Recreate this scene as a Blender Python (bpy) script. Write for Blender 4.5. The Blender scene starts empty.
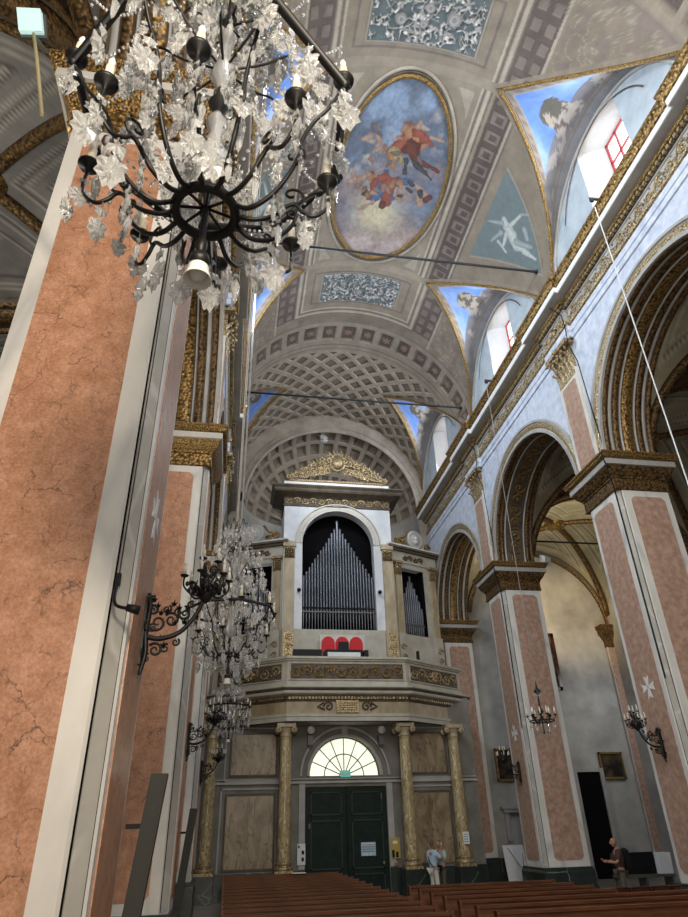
import bpy, math, random
import numpy as np
from mathutils import Vector, Matrix
random.seed(7)
rng = np.random.default_rng(11)
PI = math.pi
SC = bpy.context.scene
COL = SC.collection

# ------------------------------------------------------------------ camera
PITCH, YAW, ROLL = map(math.radians, (30.221, 10.05, -1.684))
fwd = Vector((math.sin(YAW)*math.cos(PITCH), math.cos(YAW)*math.cos(PITCH), math.sin(PITCH)))
r0 = Vector((math.cos(YAW), -math.sin(YAW), 0)); u0 = r0.cross(fwd)
rt = math.cos(ROLL)*r0 + math.sin(ROLL)*u0
up = -math.sin(ROLL)*r0 + math.cos(ROLL)*u0
cam_data = bpy.data.cameras.new('camera'); cam = bpy.data.objects.new('camera', cam_data); COL.objects.link(cam)
cam.matrix_world = Matrix(((rt.x, up.x, -fwd.x, 0), (rt.y, up.y, -fwd.y, 0), (rt.z, up.z, -fwd.z, 2.15), (0, 0, 0, 1)))
cam_data.sensor_fit = 'VERTICAL'; cam_data.sensor_height = 36.0; cam_data.lens = 36.0*636.0/917.0
cam_data.clip_start = 0.05; cam_data.clip_end = 300
SC.camera = cam
# ------------------------------------------------------------------ world, lights, exposure
SC.view_settings.view_transform = 'Standard'; SC.view_settings.look = 'None'
SC.view_settings.gamma = 1.0; SC.view_settings.use_curve_mapping = False
SC.view_settings.exposure = 0.35
W = bpy.data.worlds.new('world'); SC.world = W; W.use_nodes = True
bg = W.node_tree.nodes['Background']; bg.inputs[0].default_value = (0.86, 0.93, 1.0, 1); bg.inputs[1].default_value = 0.24

def area_light(name, loc, target, sx, sy, power, color):
    d = bpy.data.lights.new(name, 'AREA'); d.shape = 'RECTANGLE'; d.size = sx; d.size_y = sy; d.energy = power; d.color = color
    o = bpy.data.objects.new(name, d); COL.objects.link(o); o.location = loc
    o.rotation_euler = (Vector(target)-Vector(loc)).to_track_quat('-Z', 'Y').to_euler(); return o
def spot_light(name, loc, target, power, color, angle=90, blend=0.8, radius=0.15):
    d = bpy.data.lights.new(name, 'SPOT'); d.energy = power; d.color = color; d.spot_size = math.radians(angle); d.spot_blend = blend; d.shadow_soft_size = radius
    o = bpy.data.objects.new(name, d); COL.objects.link(o); o.location = loc
    o.rotation_euler = (Vector(target)-Vector(loc)).to_track_quat('-Z', 'Y').to_euler(); return o
# daylight of the crossing behind the camera, windows, lamps and added fill lights
area_light('crossing_daylight', (4.5, -6.0, 18.0), (4.5, 10, 26), 9, 9, 1900, (1.0, 0.96, 0.9))
area_light('chancel_lamp', (0.6, -4.0, 5.5), (-2.2, 6, 5.0), 1.5, 1.5, 640, (1.0, 0.86, 0.7))
for yy in (2.2, 10.6, 19.0):
    area_light('window_daylight', (-0.75, yy, 19.6), (10, yy+1.0, 14.5), 2.0, 2.0, 560, (0.76, 0.87, 1.0))
for yy in (10.6, 19.0, 27.3):
    area_light('window_daylight', (9.85, yy, 19.7), (0, yy, 17.5), 1.8, 1.8, 260, (0.82, 0.9, 1.0))
area_light('aisle_fill', (-9.9, 8.5, 7.0), (-5, 9.5, 14), 2.0, 3.0, 620, (1.0, 0.95, 0.86))  # unseen fill added to brighten the left aisle vault
area_light('aisle_fill', (18.9, 26.8, 8.0), (14.5, 30.8, 7.0), 1.5, 2.5, 75, (0.95, 0.97, 1.0))  # unseen fill added to brighten the right aisle end wall
spot_light('aisle_floodlight', (12.3, 23.95, 11.4), (17.2, 30.8, 11.6), 1500, (1.0, 0.74, 0.42), 44)
spot_light('aisle_floodlight', (12.2, 24.2, 11.3), (15.6, 27.6, 15.2), 700, (1.0, 0.86, 0.58), 120)
spot_light('organ_window_fill', (4.5, 22.9, 17.3), (4.6, 28.4, 17.0), 420, (0.92, 0.95, 1.0), 55)  # added spot standing in for window light on the organ top

# ------------------------------------------------------------------ materials
def nodes_of(name):
    m = bpy.data.materials.new(name); m.use_nodes = True
    nt = m.node_tree; return m, nt, nt.nodes['Principled BSDF']
def ramp(nt, fac, stops):
    r = nt.nodes.new('ShaderNodeValToRGB'); e = r.color_ramp.elements
    while len(e) < len(stops): e.new(0.5)
    for i, (p, c) in enumerate(stops): e[i].position = p; e[i].color = (*c, 1)
    nt.links.new(fac, r.inputs[0]); return r.outputs[0]
def coords(nt, scale=(1, 1, 1), kind='Object'):
    tc = nt.nodes.new('ShaderNodeTexCoord'); mp = nt.nodes.new('ShaderNodeMapping'); mp.inputs['Scale'].default_value = scale
    nt.links.new(tc.outputs[kind], mp.inputs[0]); return mp.outputs[0]
def noise(nt, vec, scale, detail=4, rough=0.55, dist=0.0):
    n = nt.nodes.new('ShaderNodeTexNoise'); n.inputs['Scale'].default_value = scale; n.inputs['Detail'].default_value = detail
    n.inputs['Roughness'].default_value = rough; n.inputs['Distortion'].default_value = dist
    nt.links.new(vec, n.inputs['Vector']); return n.outputs['Fac']
def mixc(nt, fac, a, b, mode='MIX'):
    m = nt.nodes.new('ShaderNodeMix'); m.data_type = 'RGBA'; m.blend_type = mode
    for sock, v in ((m.inputs[0], fac), (m.inputs[6], a), (m.inputs[7], b)):
        if isinstance(v, (int, float)): sock.default_value = v
        elif isinstance(v, tuple): sock.default_value = (*v, 1)
        else: nt.links.new(v, sock)
    return m.outputs[2]
def bump(nt, bsdf, h, strength=0.3, dist=0.02):
    b = nt.nodes.new('ShaderNodeBump'); b.inputs['Strength'].default_value = strength; b.inputs['Distance'].default_value = dist
    nt.links.new(h, b.inputs['Height']); nt.links.new(b.outputs[0], bsdf.inputs['Normal'])
def mottled(name, c1, c2, scale=3.0, rough=0.7, metal=0.0, detail=5, stretch=(1, 1, 1), bmp=0.0, lo=0.35, hi=0.65, dist=0.0, spec=0.5):
    m, nt, b = nodes_of(name); v = coords(nt, stretch); n = noise(nt, v, scale, detail, 0.6, dist)
    nt.links.new(ramp(nt, n, [(lo, c1), (hi, c2)]), b.inputs['Base Color'])
    b.inputs['Roughness'].default_value = rough; b.inputs['Metallic'].default_value = metal; b.inputs['Specular IOR Level'].default_value = spec
    if bmp: bump(nt, b, n, bmp, 0.03)
    return m
def veined(name, c1, c2, vein, vscale=1.2, vwidth=0.02, mscale=2.0, rough=0.35, stretch=(1, 1, 1), strength=0.8):
    m, nt, b = nodes_of(name); v = coords(nt, stretch)
    base = ramp(nt, noise(nt, v, mscale, 6, 0.65), [(0.32, c1), (0.68, c2)])
    w = nt.nodes.new('ShaderNodeTexNoise'); w.inputs['Scale'].default_value = 2.2; w.inputs['Detail'].default_value = 4; nt.links.new(v, w.inputs['Vector'])
    wv = mixc(nt, 0.22, v, w.outputs['Color'], 'ADD')
    vo = nt.nodes.new('ShaderNodeTexVoronoi'); vo.feature = 'DISTANCE_TO_EDGE'; vo.inputs['Scale'].default_value = vscale; nt.links.new(wv, vo.inputs['Vector'])
    f = ramp(nt, vo.outputs['Distance'], [(0.0, (strength,)*3), (vwidth, (0, 0, 0))])
    n2 = ramp(nt, noise(nt, v, vscale*0.9, 2), [(0.42, (0, 0, 0)), (0.56, (1, 1, 1))])
    f2 = mixc(nt, 1.0, f, n2, 'MULTIPLY')
    nt.links.new(mixc(nt, f2, base, vein), b.inputs['Base Color']); b.inputs['Roughness'].default_value = rough
    return m
def cracked(name, c1, c2, vein, rough=0.32):
    m, nt, b = nodes_of(name); v = coords(nt)
    base = ramp(nt, noise(nt, v, 5.0, 9, 0.72), [(0.30, c1), (0.52, tuple((p+q)/2 for p, q in zip(c1, c2))), (0.70, c2)])
    sp = ramp(nt, noise(nt, v, 38.0, 4, 0.7), [(0.40, (0.80, 0.78, 0.76)), (0.62, (1.08, 1.08, 1.08))]); base = mixc(nt, 1.0, base, sp, 'MULTIPLY')
    w = nt.nodes.new('ShaderNodeTexNoise'); w.inputs['Scale'].default_value = 3.5; w.inputs['Detail'].default_value = 6; w.inputs['Roughness'].default_value = 0.65; nt.links.new(v, w.inputs['Vector'])
    wv = mixc(nt, 0.30, v, w.outputs['Color'], 'ADD'); f = None
    for sc_, wd, lo in ((2.0, 0.016, 0.47), (4.6, 0.022, 0.50)):
        vo = nt.nodes.new('ShaderNodeTexVoronoi'); vo.feature = 'DISTANCE_TO_EDGE'; vo.inputs['Scale'].default_value = sc_; nt.links.new(wv, vo.inputs['Vector'])
        e = ramp(nt, vo.outputs['Distance'], [(0.0, (0.85,)*3), (wd, (0, 0, 0))]); g = ramp(nt, noise(nt, v, sc_*1.3, 3), [(lo, (0, 0, 0)), (lo+0.12, (1, 1, 1))])
        e = mixc(nt, 1.0, e, g, 'MULTIPLY'); f = e if f is None else mixc(nt, 1.0, f, e, 'LIGHTEN')
    nt.links.new(mixc(nt, f, base, vein), b.inputs['Base Color']); b.inputs['Roughness'].default_value = rough
    return m
def gold_mat(name, c1, c2, scale, rough=0.42, metal=0.65, bmp=0.6):
    m, nt, b = nodes_of(name); v = coords(nt)
    vo = nt.nodes.new('ShaderNodeTexVoronoi'); vo.feature = 'SMOOTH_F1'; vo.inputs['Scale'].default_value = scale; nt.links.new(v, vo.inputs['Vector'])
    nt.links.new(ramp(nt, vo.outputs['Distance'], [(0.1, c2), (0.65, c1)]), b.inputs['Base Color'])
    b.inputs['Roughness'].default_value = rough; b.inputs['Metallic'].default_value = metal
    inv = nt.nodes.new('ShaderNodeMath'); inv.operation = 'SUBTRACT'; inv.inputs[0].default_value = 1.0; nt.links.new(vo.outputs['Distance'], inv.inputs[1])
    bump(nt, b, inv.outputs[0], bmp, 0.04); return m
def plain(name, c, rough=0.6, metal=0.0, emit=0.0, spec=0.5):
    m, nt, b = nodes_of(name); v = coords(nt); n = noise(nt, v, 6.0, 3)
    nt.links.new(mixc(nt, n, tuple(x*0.88 for x in c), tuple(min(1, x*1.08) for x in c)), b.inputs['Base Color'])
    b.inputs['Roughness'].default_value = rough; b.inputs['Metallic'].default_value = metal; b.inputs['Specular IOR Level'].default_value = spec
    if emit: b.inputs['Emission Color'].default_value = (*c, 1); b.inputs['Emission Strength'].default_value = emit
    return m
def painted(name, rough=0.8, nscale=2.5, amt=0.25):
    m, nt, b = nodes_of(name); a = nt.nodes.new('ShaderNodeAttribute'); a.attribute_name = 'Col'
    v = coords(nt); n = ramp(nt, noise(nt, v, nscale, 6, 0.65), [(0.3, (1-amt,)*3), (0.7, (1, 1, 1))])
    nt.links.new(mixc(nt, 1.0, a.outputs['Color'], n, 'MULTIPLY'), b.inputs['Base Color']); b.inputs['Roughness'].default_value = rough
    b.inputs['Specular IOR Level'].default_value = 0.25
    return m
M = {}
M['pink'] = cracked('pink_marble', (0.36, 0.165, 0.085), (0.64, 0.36, 0.235), (0.06, 0.035, 0.03))
M['pink_pale'] = mottled('pale_pink_marble', (0.33, 0.20, 0.14), (0.50, 0.335, 0.255), 7.0, 0.35, detail=8)
M['white'] = veined('white_marble', (0.60, 0.58, 0.53), (0.74, 0.72, 0.67), (0.36, 0.37, 0.38), 0.9, 0.09, 1.3, 0.35, (1, 1, 0.5), 0.6)
M['greymarble'] = veined('grey_marble', (0.36, 0.345, 0.30), (0.47, 0.45, 0.40), (0.60, 0.58, 0.53), 1.2, 0.05, 1.5, 0.4)
M['dark_marble'] = veined('dark_green_marble', (0.012, 0.018, 0.016), (0.03, 0.04, 0.035), (0.3, 0.34, 0.3), 0.9, 0.012, 2.0, 0.3)
M['bluewall'] = mottled('blue_grey_marbled_wall', (0.44, 0.50, 0.62), (0.66, 0.70, 0.78), 3.5, 0.55, detail=7)
M['grey_stone'] = mottled('grey_painted_stone', (0.32, 0.31, 0.29), (0.42, 0.41, 0.385), 1.6, 0.65, detail=6)
M['pale_stone'] = mottled('pale_painted_stone', (0.50, 0.48, 0.43), (0.60, 0.58, 0.53), 1.6, 0.6, detail=6)
M['organ_white'] = mottled('window_lit_wood', (0.55, 0.57, 0.60), (0.66, 0.68, 0.70), 2.0, 0.5, detail=5)  # bluish white: window light put into the organ case colour
M['facade'] = mottled('shaded_grey_stone', (0.16, 0.15, 0.13), (0.23, 0.22, 0.195), 1.6, 0.7, detail=6, spec=0.2)  # darker copy of the grey stone, shade under the gallery in its colour
M['beige'] = mottled('worn_beige_plaster', (0.22, 0.19, 0.155), (0.34, 0.30, 0.25), 1.2, 0.85, detail=7)
M['cream'] = mottled('cream_painted_wood', (0.36, 0.335, 0.275), (0.47, 0.445, 0.37), 2.0, 0.55, detail=6)
M['ochre'] = mottled('ochre_marbled_wood', (0.28, 0.225, 0.13), (0.44, 0.36, 0.23), 3.0, 0.45, detail=6, stretch=(1, 1, 0.4))
M['gold'] = gold_mat('gilded_carving', (0.06, 0.032, 0.01), (0.46, 0.28, 0.09), 16)
M['gold_fine'] = gold_mat('gilded_moulding', (0.08, 0.045, 0.013), (0.46, 0.29, 0.10), 34)
M['gold_pale'] = gold_mat('pale_gilded_carving', (0.13, 0.09, 0.04), (0.66, 0.51, 0.29), 22, 0.4, 0.5, 0.35)
M['gold_dim'] = gold_mat('brown_gilded_band', (0.03, 0.018, 0.007), (0.24, 0.135, 0.045), 15, 0.5, 0.5)  # gilding dimmed to brown, lack of light put into its colour
M['brown'] = mottled('dark_brown_paint', (0.06, 0.045, 0.03), (0.11, 0.085, 0.055), 3, 0.6)
M['dark'] = plain('dark_recess', (0.006, 0.006, 0.007), 0.9, spec=0.05)
M['iron'] = plain('black_wrought_iron', (0.012, 0.011, 0.010), 0.45, 0.3)
M['wood'] = mottled('brown_varnished_wood', (0.075, 0.024, 0.009), (0.155, 0.056, 0.02), 6, 0.5, spec=0.25, detail=6, stretch=(0.25, 3, 3))
M['wood_dark'] = mottled('dark_polished_wood', (0.03, 0.010, 0.006), (0.07, 0.024, 0.014), 6, 0.2, detail=5)
M['door_green'] = mottled('dark_green_door_paint', (0.005, 0.013, 0.010), (0.011, 0.024, 0.019), 3, 0.5, spec=0.15)
M['door_edge'] = plain('door_moulding_paint', (0.03, 0.04, 0.034), 0.5, spec=0.2)
M['pipe'] = mottled('tin_organ_pipe', (0.07, 0.075, 0.085), (0.15, 0.155, 0.17), 2, 0.3, 0.8, stretch=(1, 1, 0.2))
M['plaster'] = mottled('worn_grey_plaster', (0.24, 0.235, 0.215), (0.47, 0.455, 0.42), 0.7, 0.85, detail=8, lo=0.3, hi=0.7)
M['floor'] = mottled('stone_floor', (0.16, 0.14, 0.12), (0.26, 0.23, 0.2), 1.5, 0.3)
M['candle'] = plain('ivory_candle', (0.74, 0.68, 0.54), 0.5)
M['flame'] = plain('white_glass_bulb', (0.85, 0.83, 0.78), 0.2)
M['red'] = plain('red_cloth', (0.55, 0.01, 0.015), 0.7)
M['white_paint'] = plain('white_paint', (0.78, 0.78, 0.76), 0.5)
M['board'] = plain('white_board', (0.88, 0.88, 0.87), 0.6)
M['paper'] = plain('paper', (0.72, 0.74, 0.74), 0.7)
M['black'] = plain('black_paint', (0.008, 0.008, 0.009), 0.5, spec=0.2)
M['grey_metal'] = plain('grey_metal', (0.10, 0.10, 0.088), 0.45, 0.2)
M['speaker'] = plain('dark_grey_speaker_paint', (0.042, 0.042, 0.036), 0.55, spec=0.2)
M['rope'] = plain('white_rope', (0.62, 0.62, 0.60), 0.7)
M['rope_gold'] = plain('yellow_twisted_cord', (0.55, 0.46, 0.24), 0.7)
M['red_frame'] = plain('red_window_frame', (0.45, 0.045, 0.05), 0.5)
M['reveal'] = plain('white_window_reveal', (0.78, 0.78, 0.76), 0.8)
M['attic'] = mottled('blue_grey_attic_paint', (0.36, 0.42, 0.47), (0.48, 0.54, 0.58), 1.5, 0.8, detail=6)
M['vault'] = painted('painted_vault_plaster'); M['fresco'] = painted('fresco_paint', 0.85, 5.0, 0.2)
M['aisle'] = painted('painted_aisle_vault', 0.8, 1.5, 0.3)
def marble_panel_mat():
    m, nt, b = nodes_of('brown_breccia_panel'); v = coords(nt, (1, 1, 0.45))
    base = ramp(nt, noise(nt, v, 1.6, 6, 0.6, 1.2), [(0.3, (0.13, 0.088, 0.045)), (0.5, (0.28, 0.215, 0.125)), (0.7, (0.38, 0.31, 0.20))])
    f = ramp(nt, noise(nt, v, 1.1, 3, 0.5, 2.5), [(0.47, (0, 0, 0)), (0.5, (0.8, 0.8, 0.8)), (0.53, (0, 0, 0))])
    nt.links.new(mixc(nt, f, base, (0.10, 0.055, 0.03)), b.inputs['Base Color']); b.inputs['Roughness'].default_value = 0.35; return m
M['breccia'] = marble_panel_mat()
def column_mat():
    m, nt, b = nodes_of('gold_veined_column_marble'); v = coords(nt, (1, 1, 0.28))
    f = noise(nt, v, 5.5, 5, 0.6, 1.6)
    nt.links.new(ramp(nt, f, [(0.36, (0.10, 0.07, 0.03)), (0.46, (0.52, 0.42, 0.22)), (0.54, (0.22, 0.15, 0.06)), (0.63, (0.66, 0.57, 0.38))]), b.inputs['Base Color'])
    b.inputs['Roughness'].default_value = 0.3; return m
M['column'] = column_mat()
def crystal_mat():
    m, nt, b = nodes_of('cut_crystal'); b.inputs['Base Color'].default_value = (0.84, 0.85, 0.83, 1); b.inputs['Roughness'].default_value = 0.06
    b.inputs['IOR'].default_value = 1.5; b.inputs['Transmission Weight'].default_value = 0.72
    v = coords(nt); n = noise(nt, v, 60, 2); bump(nt, b, n, 0.5, 0.01)
    return m
M['crystal'] = crystal_mat()
def glass_emit(name, c, s):
    m, nt, b = nodes_of(name); v = coords(nt); n = noise(nt, v, 1.3, 3)
    nt.links.new(mixc(nt, n, tuple(x*0.7 for x in c), c), b.inputs['Emission Color']); b.inputs['Emission Strength'].default_value = s
    b.inputs['Base Color'].default_value = (*c, 1); b.inputs['Roughness'].default_value = 0.1; return m
M['fan_glass'] = glass_emit('daylit_fanlight_glass', (0.95, 1.0, 0.80), 0.8)
M['win_glass'] = glass_emit('daylit_window_glass', (0.94, 0.97, 1.0), 3.2)
M['skin'] = plain('skin', (0.40, 0.20, 0.13), 0.6)
M['hair'] = plain('grey_brown_hair', (0.09, 0.07, 0.055), 0.8)
M['shirt_blue'] = plain('light_blue_shirt', (0.42, 0.56, 0.66), 0.8)
M['shirt_green'] = plain('pale_green_shirt', (0.36, 0.48, 0.45), 0.8)
M['shirt_dark'] = plain('dark_brown_shirt', (0.06, 0.03, 0.025), 0.8)
M['trousers_white'] = plain('white_trousers', (0.62, 0.6, 0.55), 0.8)
M['trousers_olive'] = plain('olive_trousers', (0.10, 0.09, 0.06), 0.8)
M['sign_blue'] = plain('blue_white_notice', (0.40, 0.52, 0.62), 0.6)
M['sign_yellow'] = plain('yellow_box', (0.45, 0.32, 0.06), 0.5)
M['sign_teal'] = plain('green_exit_sign', (0.10, 0.42, 0.36), 0.4, emit=0.4)
M['lamp_glass'] = plain('pale_green_lamp_glass', (0.55, 0.78, 0.76), 0.3, emit=0.5)

# ------------------------------------------------------------------ mesh helpers
class MB:
    def __init__(s): s.v = []; s.f = []; s.sm = []
    def add(s, vs, fs, smooth=False):
        o = len(s.v); s.v.extend(tuple(map(float, p)) for p in vs)
        s.f.extend(tuple(i+o for i in f) for f in fs); s.sm.extend([smooth]*len(fs)); return s
    def box(s, x0, x1, y0, y1, z0, z1):
        vs = [(x, y, z) for z in (z0, z1) for y in (y0, y1) for x in (x0, x1)]
        return s.add(vs, [(0, 2, 3, 1), (4, 5, 7, 6), (0, 1, 5, 4), (2, 6, 7, 3), (0, 4, 6, 2), (1, 3, 7, 5)])
    def obox(s, c, ax, ay, az):       # oriented box from centre and half axes
        c, ax, ay, az = map(Vector, (c, ax, ay, az))
        vs = [c+i*ax+j*ay+k*az for k in (-1, 1) for j in (-1, 1) for i in (-1, 1)]
        return s.add(vs, [(0, 2, 3, 1), (4, 5, 7, 6), (0, 1, 5, 4), (2, 6, 7, 3), (0, 4, 6, 2), (1, 3, 7, 5)])
    def grid(s, P, smooth=True, closed_u=False, closed_v=False):
        n, m = len(P), len(P[0]); vs = [p for row in P for p in row]; fs = []
        for i in range(n if closed_u else n-1):
            for j in range(m if closed_v else m-1):
                fs.append((i*m+j, ((i+1) % n)*m+j, ((i+1) % n)*m+(j+1) % m, i*m+(j+1) % m))
        return s.add(vs, fs, smooth)
    def tube(s, pts, r, n=6, caps=True):
        pts = [Vector(p) for p in pts]; N = len(pts); rows = []
        rad = r if callable(r) else (lambda t: r)
        ref = None
        for i, p in enumerate(pts):
            d = (pts[min(i+1, N-1)]-pts[max(i-1, 0)])
            d = d.normalized() if d.length > 1e-9 else Vector((0, 0, 1))
            if ref is None: ref = Vector((0, 0, 1)) if abs(d.z) < 0.9 else Vector((1, 0, 0))
            a = ref-d*ref.dot(d)
            if a.length < 1e-4: a = d.orthogonal()
            a = a.normalized(); ref = a; b = d.cross(a)
            q = rad(i/max(1, N-1)); rows.append([p+q*(math.cos(2*PI*k/n)*a+math.sin(2*PI*k/n)*b) for k in range(n)])
        o = len(s.v); s.grid(rows, True, False, True)
        if caps: s.f += [tuple(o+k for k in range(n)), tuple(o+(N-1)*n+k for k in range(n))]; s.sm += [False, False]
        return s
    def lathe(s, prof, c=(0, 0, 0), n=16, axis=None):
        R = Matrix.Identity(3) if axis is None else Vector((0, 0, 1)).rotation_difference(Vector(axis)).to_matrix()
        c = Vector(c); rows = [[c+R @ Vector((r*math.cos(2*PI*k/n), r*math.sin(2*PI*k/n), z)) for k in range(n)] for r, z in prof]
        return s.grid(rows, True, False, True)
    def ball(s, c, r, n=8, sq=(1, 1, 1)):
        c = Vector(c); rows = []
        for i in range(n//2+1):
            t = PI*i/(n//2); rows.append([c+Vector((r*sq[0]*math.sin(t)*math.cos(2*PI*k/n), r*sq[1]*math.sin(t)*math.sin(2*PI*k/n), r*sq[2]*math.cos(t))) for k in range(n)])
        return s.grid(rows, True, False, True)
    def prism(s, poly, org, ux, uy, depth):     # polygon (a,b) in plane org+a*ux+b*uy, thickness along depth vector
        org, ux, uy, dp = map(Vector, (org, ux, uy, depth)); n = len(poly)
        p0 = [org+a*ux+b*uy for a, b in poly]; p1 = [p+dp for p in p0]
        return s.add(p0+p1, [tuple(range(n))[::-1], tuple(range(n, 2*n))]+[(i, (i+1) % n, n+(i+1) % n, n+i) for i in range(n)])
    def sweep(s, path, prof, closed=False, smooth=False):  # plan polyline (x,y), profile (outward offset, z); outward = right-hand normal
        P = [Vector(p) for p in path]; N = len(P); offs = []
        for i in range(N):
            def nrm(a, b): d = (b-a).normalized(); return Vector((d.y, -d.x))
            if i == 0: n = nrm(P[0], P[1])
            elif i == N-1: n = nrm(P[-2], P[-1])
            else:
                n1, n2 = nrm(P[i-1], P[i]), nrm(P[i], P[i+1]); n = (n1+n2); n = n/(1+n1.dot(n2))
            offs.append(n)
        rows = [[(P[i].x+offs[i].x*d, P[i].y+offs[i].y*d, z) for d, z in prof] for i in range(N)]
        s.grid(rows, smooth)
        o = len(s.v)
        m = len(prof)
        s.f += [tuple(range(o-m*N, o-m*N+m)), tuple(range(o-m, o))]; s.sm += [False, False]
        return s
    def mesh(s, name):
        me = bpy.data.meshes.new(name); me.from_pydata(s.v, [], s.f); me.polygons.foreach_set('use_smooth', s.sm); me.update(); return me
    def build(s, name, mat, parent=None, loc=None):
        me = s.mesh(name); me.materials.append(mat); o = bpy.data.objects.new(name, me); COL.objects.link(o)
        if parent is not None:
            o.parent = parent
        if loc: o.location = loc
        return o
def tag(o, label=None, cat=None, group=None, kind=None):
    if label: o['label'] = label
    if cat: o['category'] = cat
    if group: o['group'] = group
    if kind: o['kind'] = kind
    return o
def thing(name, label, cat, loc=(0, 0, 0), rz=0.0, group=None):
    o = bpy.data.objects.new(name, None); o.empty_display_size = 0.1; COL.objects.link(o); o.location = loc; o.rotation_euler = (0, 0, rz)
    return tag(o, label, cat, group, 'thing')
def wpart(mb, name, mat, root):           # mesh in world coordinates under a root
    L = root.location; p = root.parent
    base = Vector(L)
    while p is not None: base += Vector(p.location); p = p.parent
    mb.v = [(x-base.x, y-base.y, z-base.z) for x, y, z in mb.v]
    return mb.build(name, mat, root)
def copy_tree(o, parent=None):
    c = o.copy(); COL.objects.link(c); c.parent = parent
    for ch in list(o.children): copy_tree(ch, c)
    return c
def structure(mb, name, mat, parent=None):
    o = mb.build(name, mat, parent)
    if parent is None: o['kind'] = 'structure'
    return o
def big_grid(name, P, mat, colors=None, parent=None):      # numpy grid (n,m,3)
    n, m = P.shape[:2]; me = bpy.data.meshes.new(name)
    me.vertices.add(n*m); me.vertices.foreach_set('co', P.reshape(-1).astype(np.float32))
    i, j = np.meshgrid(np.arange(n-1), np.arange(m-1), indexing='ij'); a = (i*m+j).reshape(-1)
    q = np.stack([a, a+m, a+m+1, a+1], 1).astype(np.int32); nf = len(q)
    me.loops.add(nf*4); me.loops.foreach_set('vertex_index', q.reshape(-1)); me.polygons.add(nf)
    me.polygons.foreach_set('loop_start', np.arange(0, nf*4, 4, dtype=np.int32)); me.polygons.foreach_set('loop_total', np.full(nf, 4, dtype=np.int32))
    me.update(calc_edges=True); me.polygons.foreach_set('use_smooth', np.ones(nf, dtype=bool))
    if colors is not None:
        ca = me.color_attributes.new('Col', 'FLOAT_COLOR', 'POINT'); c4 = np.ones((n*m, 4), np.float32); c4[:, :3] = colors.reshape(-1, 3); ca.data.foreach_set('color', c4.reshape(-1))
    me.materials.append(mat); o = bpy.data.objects.new(name, me); COL.objects.link(o)
    if parent is not None: o.parent = parent
    return o
def fbm(x, y, seed=0, octaves=4):
    out = np.zeros_like(x, dtype=float); amp = 0.5; fr = 1.0
    for o in range(octaves):
        X = x*fr+seed*17.3+o*5.1; Y = y*fr+seed*9.7+o*3.3; xi = np.floor(X); yi = np.floor(Y); fx = X-xi; fy = Y-yi
        fx = fx*fx*(3-2*fx); fy = fy*fy*(3-2*fy)
        h = lambda a, b: np.modf(np.abs(np.sin(a*127.1+b*311.7)*43758.5453))[0]
        out += amp*((h(xi, yi)*(1-fx)+h(xi+1, yi)*fx)*(1-fy)+(h(xi, yi+1)*(1-fx)+h(xi+1, yi+1)*fx)*fy); amp *= 0.5; fr *= 2
    return out
def capsules(u, v, caps, col, h=None, wob=None):       # paint tapered strokes (u0,v0,u1,v1,r0,r1,color) into col
    for c in caps:
        u0_, v0_, u1_, v1_, ra, rb, k = c; du, dv = u1_-u0_, v1_-v0_; L = du*du+dv*dv+1e-9
        t = np.clip(((u-u0_)*du+(v-v0_)*dv)/L, 0, 1); d = np.hypot(u-u0_-t*du, v-v0_-t*dv); r = ra+(rb-ra)*t
        if wob is not None: d = d+wob*r
        w = np.clip((r-d)/(0.18*r+1e-6), 0, 1)[..., None]; k = np.array(k); shade = (1.0-0.35*np.clip(d/r, 0, 1))[..., None]
        col[:] = col*(1-w)+k*shade*w
        if h is not None: h[:] = np.maximum(h, np.sqrt(np.clip(1-(d/r)**2, 0, 1))*min(ra, rb)*1.0)
    return col
def spiral(c, ux, uy, r, turns=1.6, n=22, flip=1, start=0.0):
    c, ux, uy = map(Vector, (c, ux, uy)); pts = []
    for i in range(n):
        t = i/(n-1); a = start+flip*turns*2*PI*t; q = r*(1-0.85*t); pts.append(c+ux*q*math.cos(a)+uy*q*math.sin(a))
    return pts
def rinceau(mb, org, ux, uy, length, height, tr, dirn, n=None, bump_out=0.02):   # running scroll of spirals along ux
    org, ux, uy, dirn = map(Vector, (org, ux, uy, dirn)); n = n or max(2, int(length/(height*1.05))); step = length/n; r = height*0.4
    for i in range(n):
        s = 1 if i % 2 == 0 else -1; c = org+ux*(step*(i+0.5))+uy*(height*0.5)+dirn*bump_out
        mb.tube(spiral(c, ux, uy, r, 1.5, 18, s, PI if s > 0 else PI), lambda t: tr*(1.1-0.5*t), 5)
        mb.ball(c, tr*1.9, 6)
        a = c-ux*step*0.5-uy*s*r*0.2; b = c+ux*step*0.5+uy*s*r*0.2
        mb.tube([a, c-ux*r*0.7+uy*s*r*-0.85, c+uy*s*-r, c+ux*r*0.7-uy*s*r*0.85, b], lambda t: tr*(0.6+0.5*math.sin(PI*t)), 5)
        for k in range(4):
            an = k*PI/2+0.4; q = c+ux*r*1.05*math.cos(an)+uy*r*1.05*math.sin(an)
            mb.tube([q, q+ux*r*0.28*math.cos(an+0.8)+uy*r*0.28*math.sin(an+0.8)], lambda t: tr*(1.2-t), 4)

# ------------------------------------------------------------------ main dimensions
XL, XR, XC, HALF = -0.9, 10.0, 4.55, 5.45
PIER_Y = [6.15, 14.8, 23.2, 31.2]; PH = 0.8; PT = 1.56
SPRING = 11.0; ARCH_TOP = 15.45
ARCHES = [(-1.2, 5.35), (6.95, 14.0), (15.6, 22.4), (24.0, 30.4)]
BAYS = [2.2, 10.6, 19.0, 27.4]
RV, ZV = 5.45, 17.7; YEND = 30.8
SIDES = [('right', XR, 1), ('left', XL, -1)]

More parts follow.
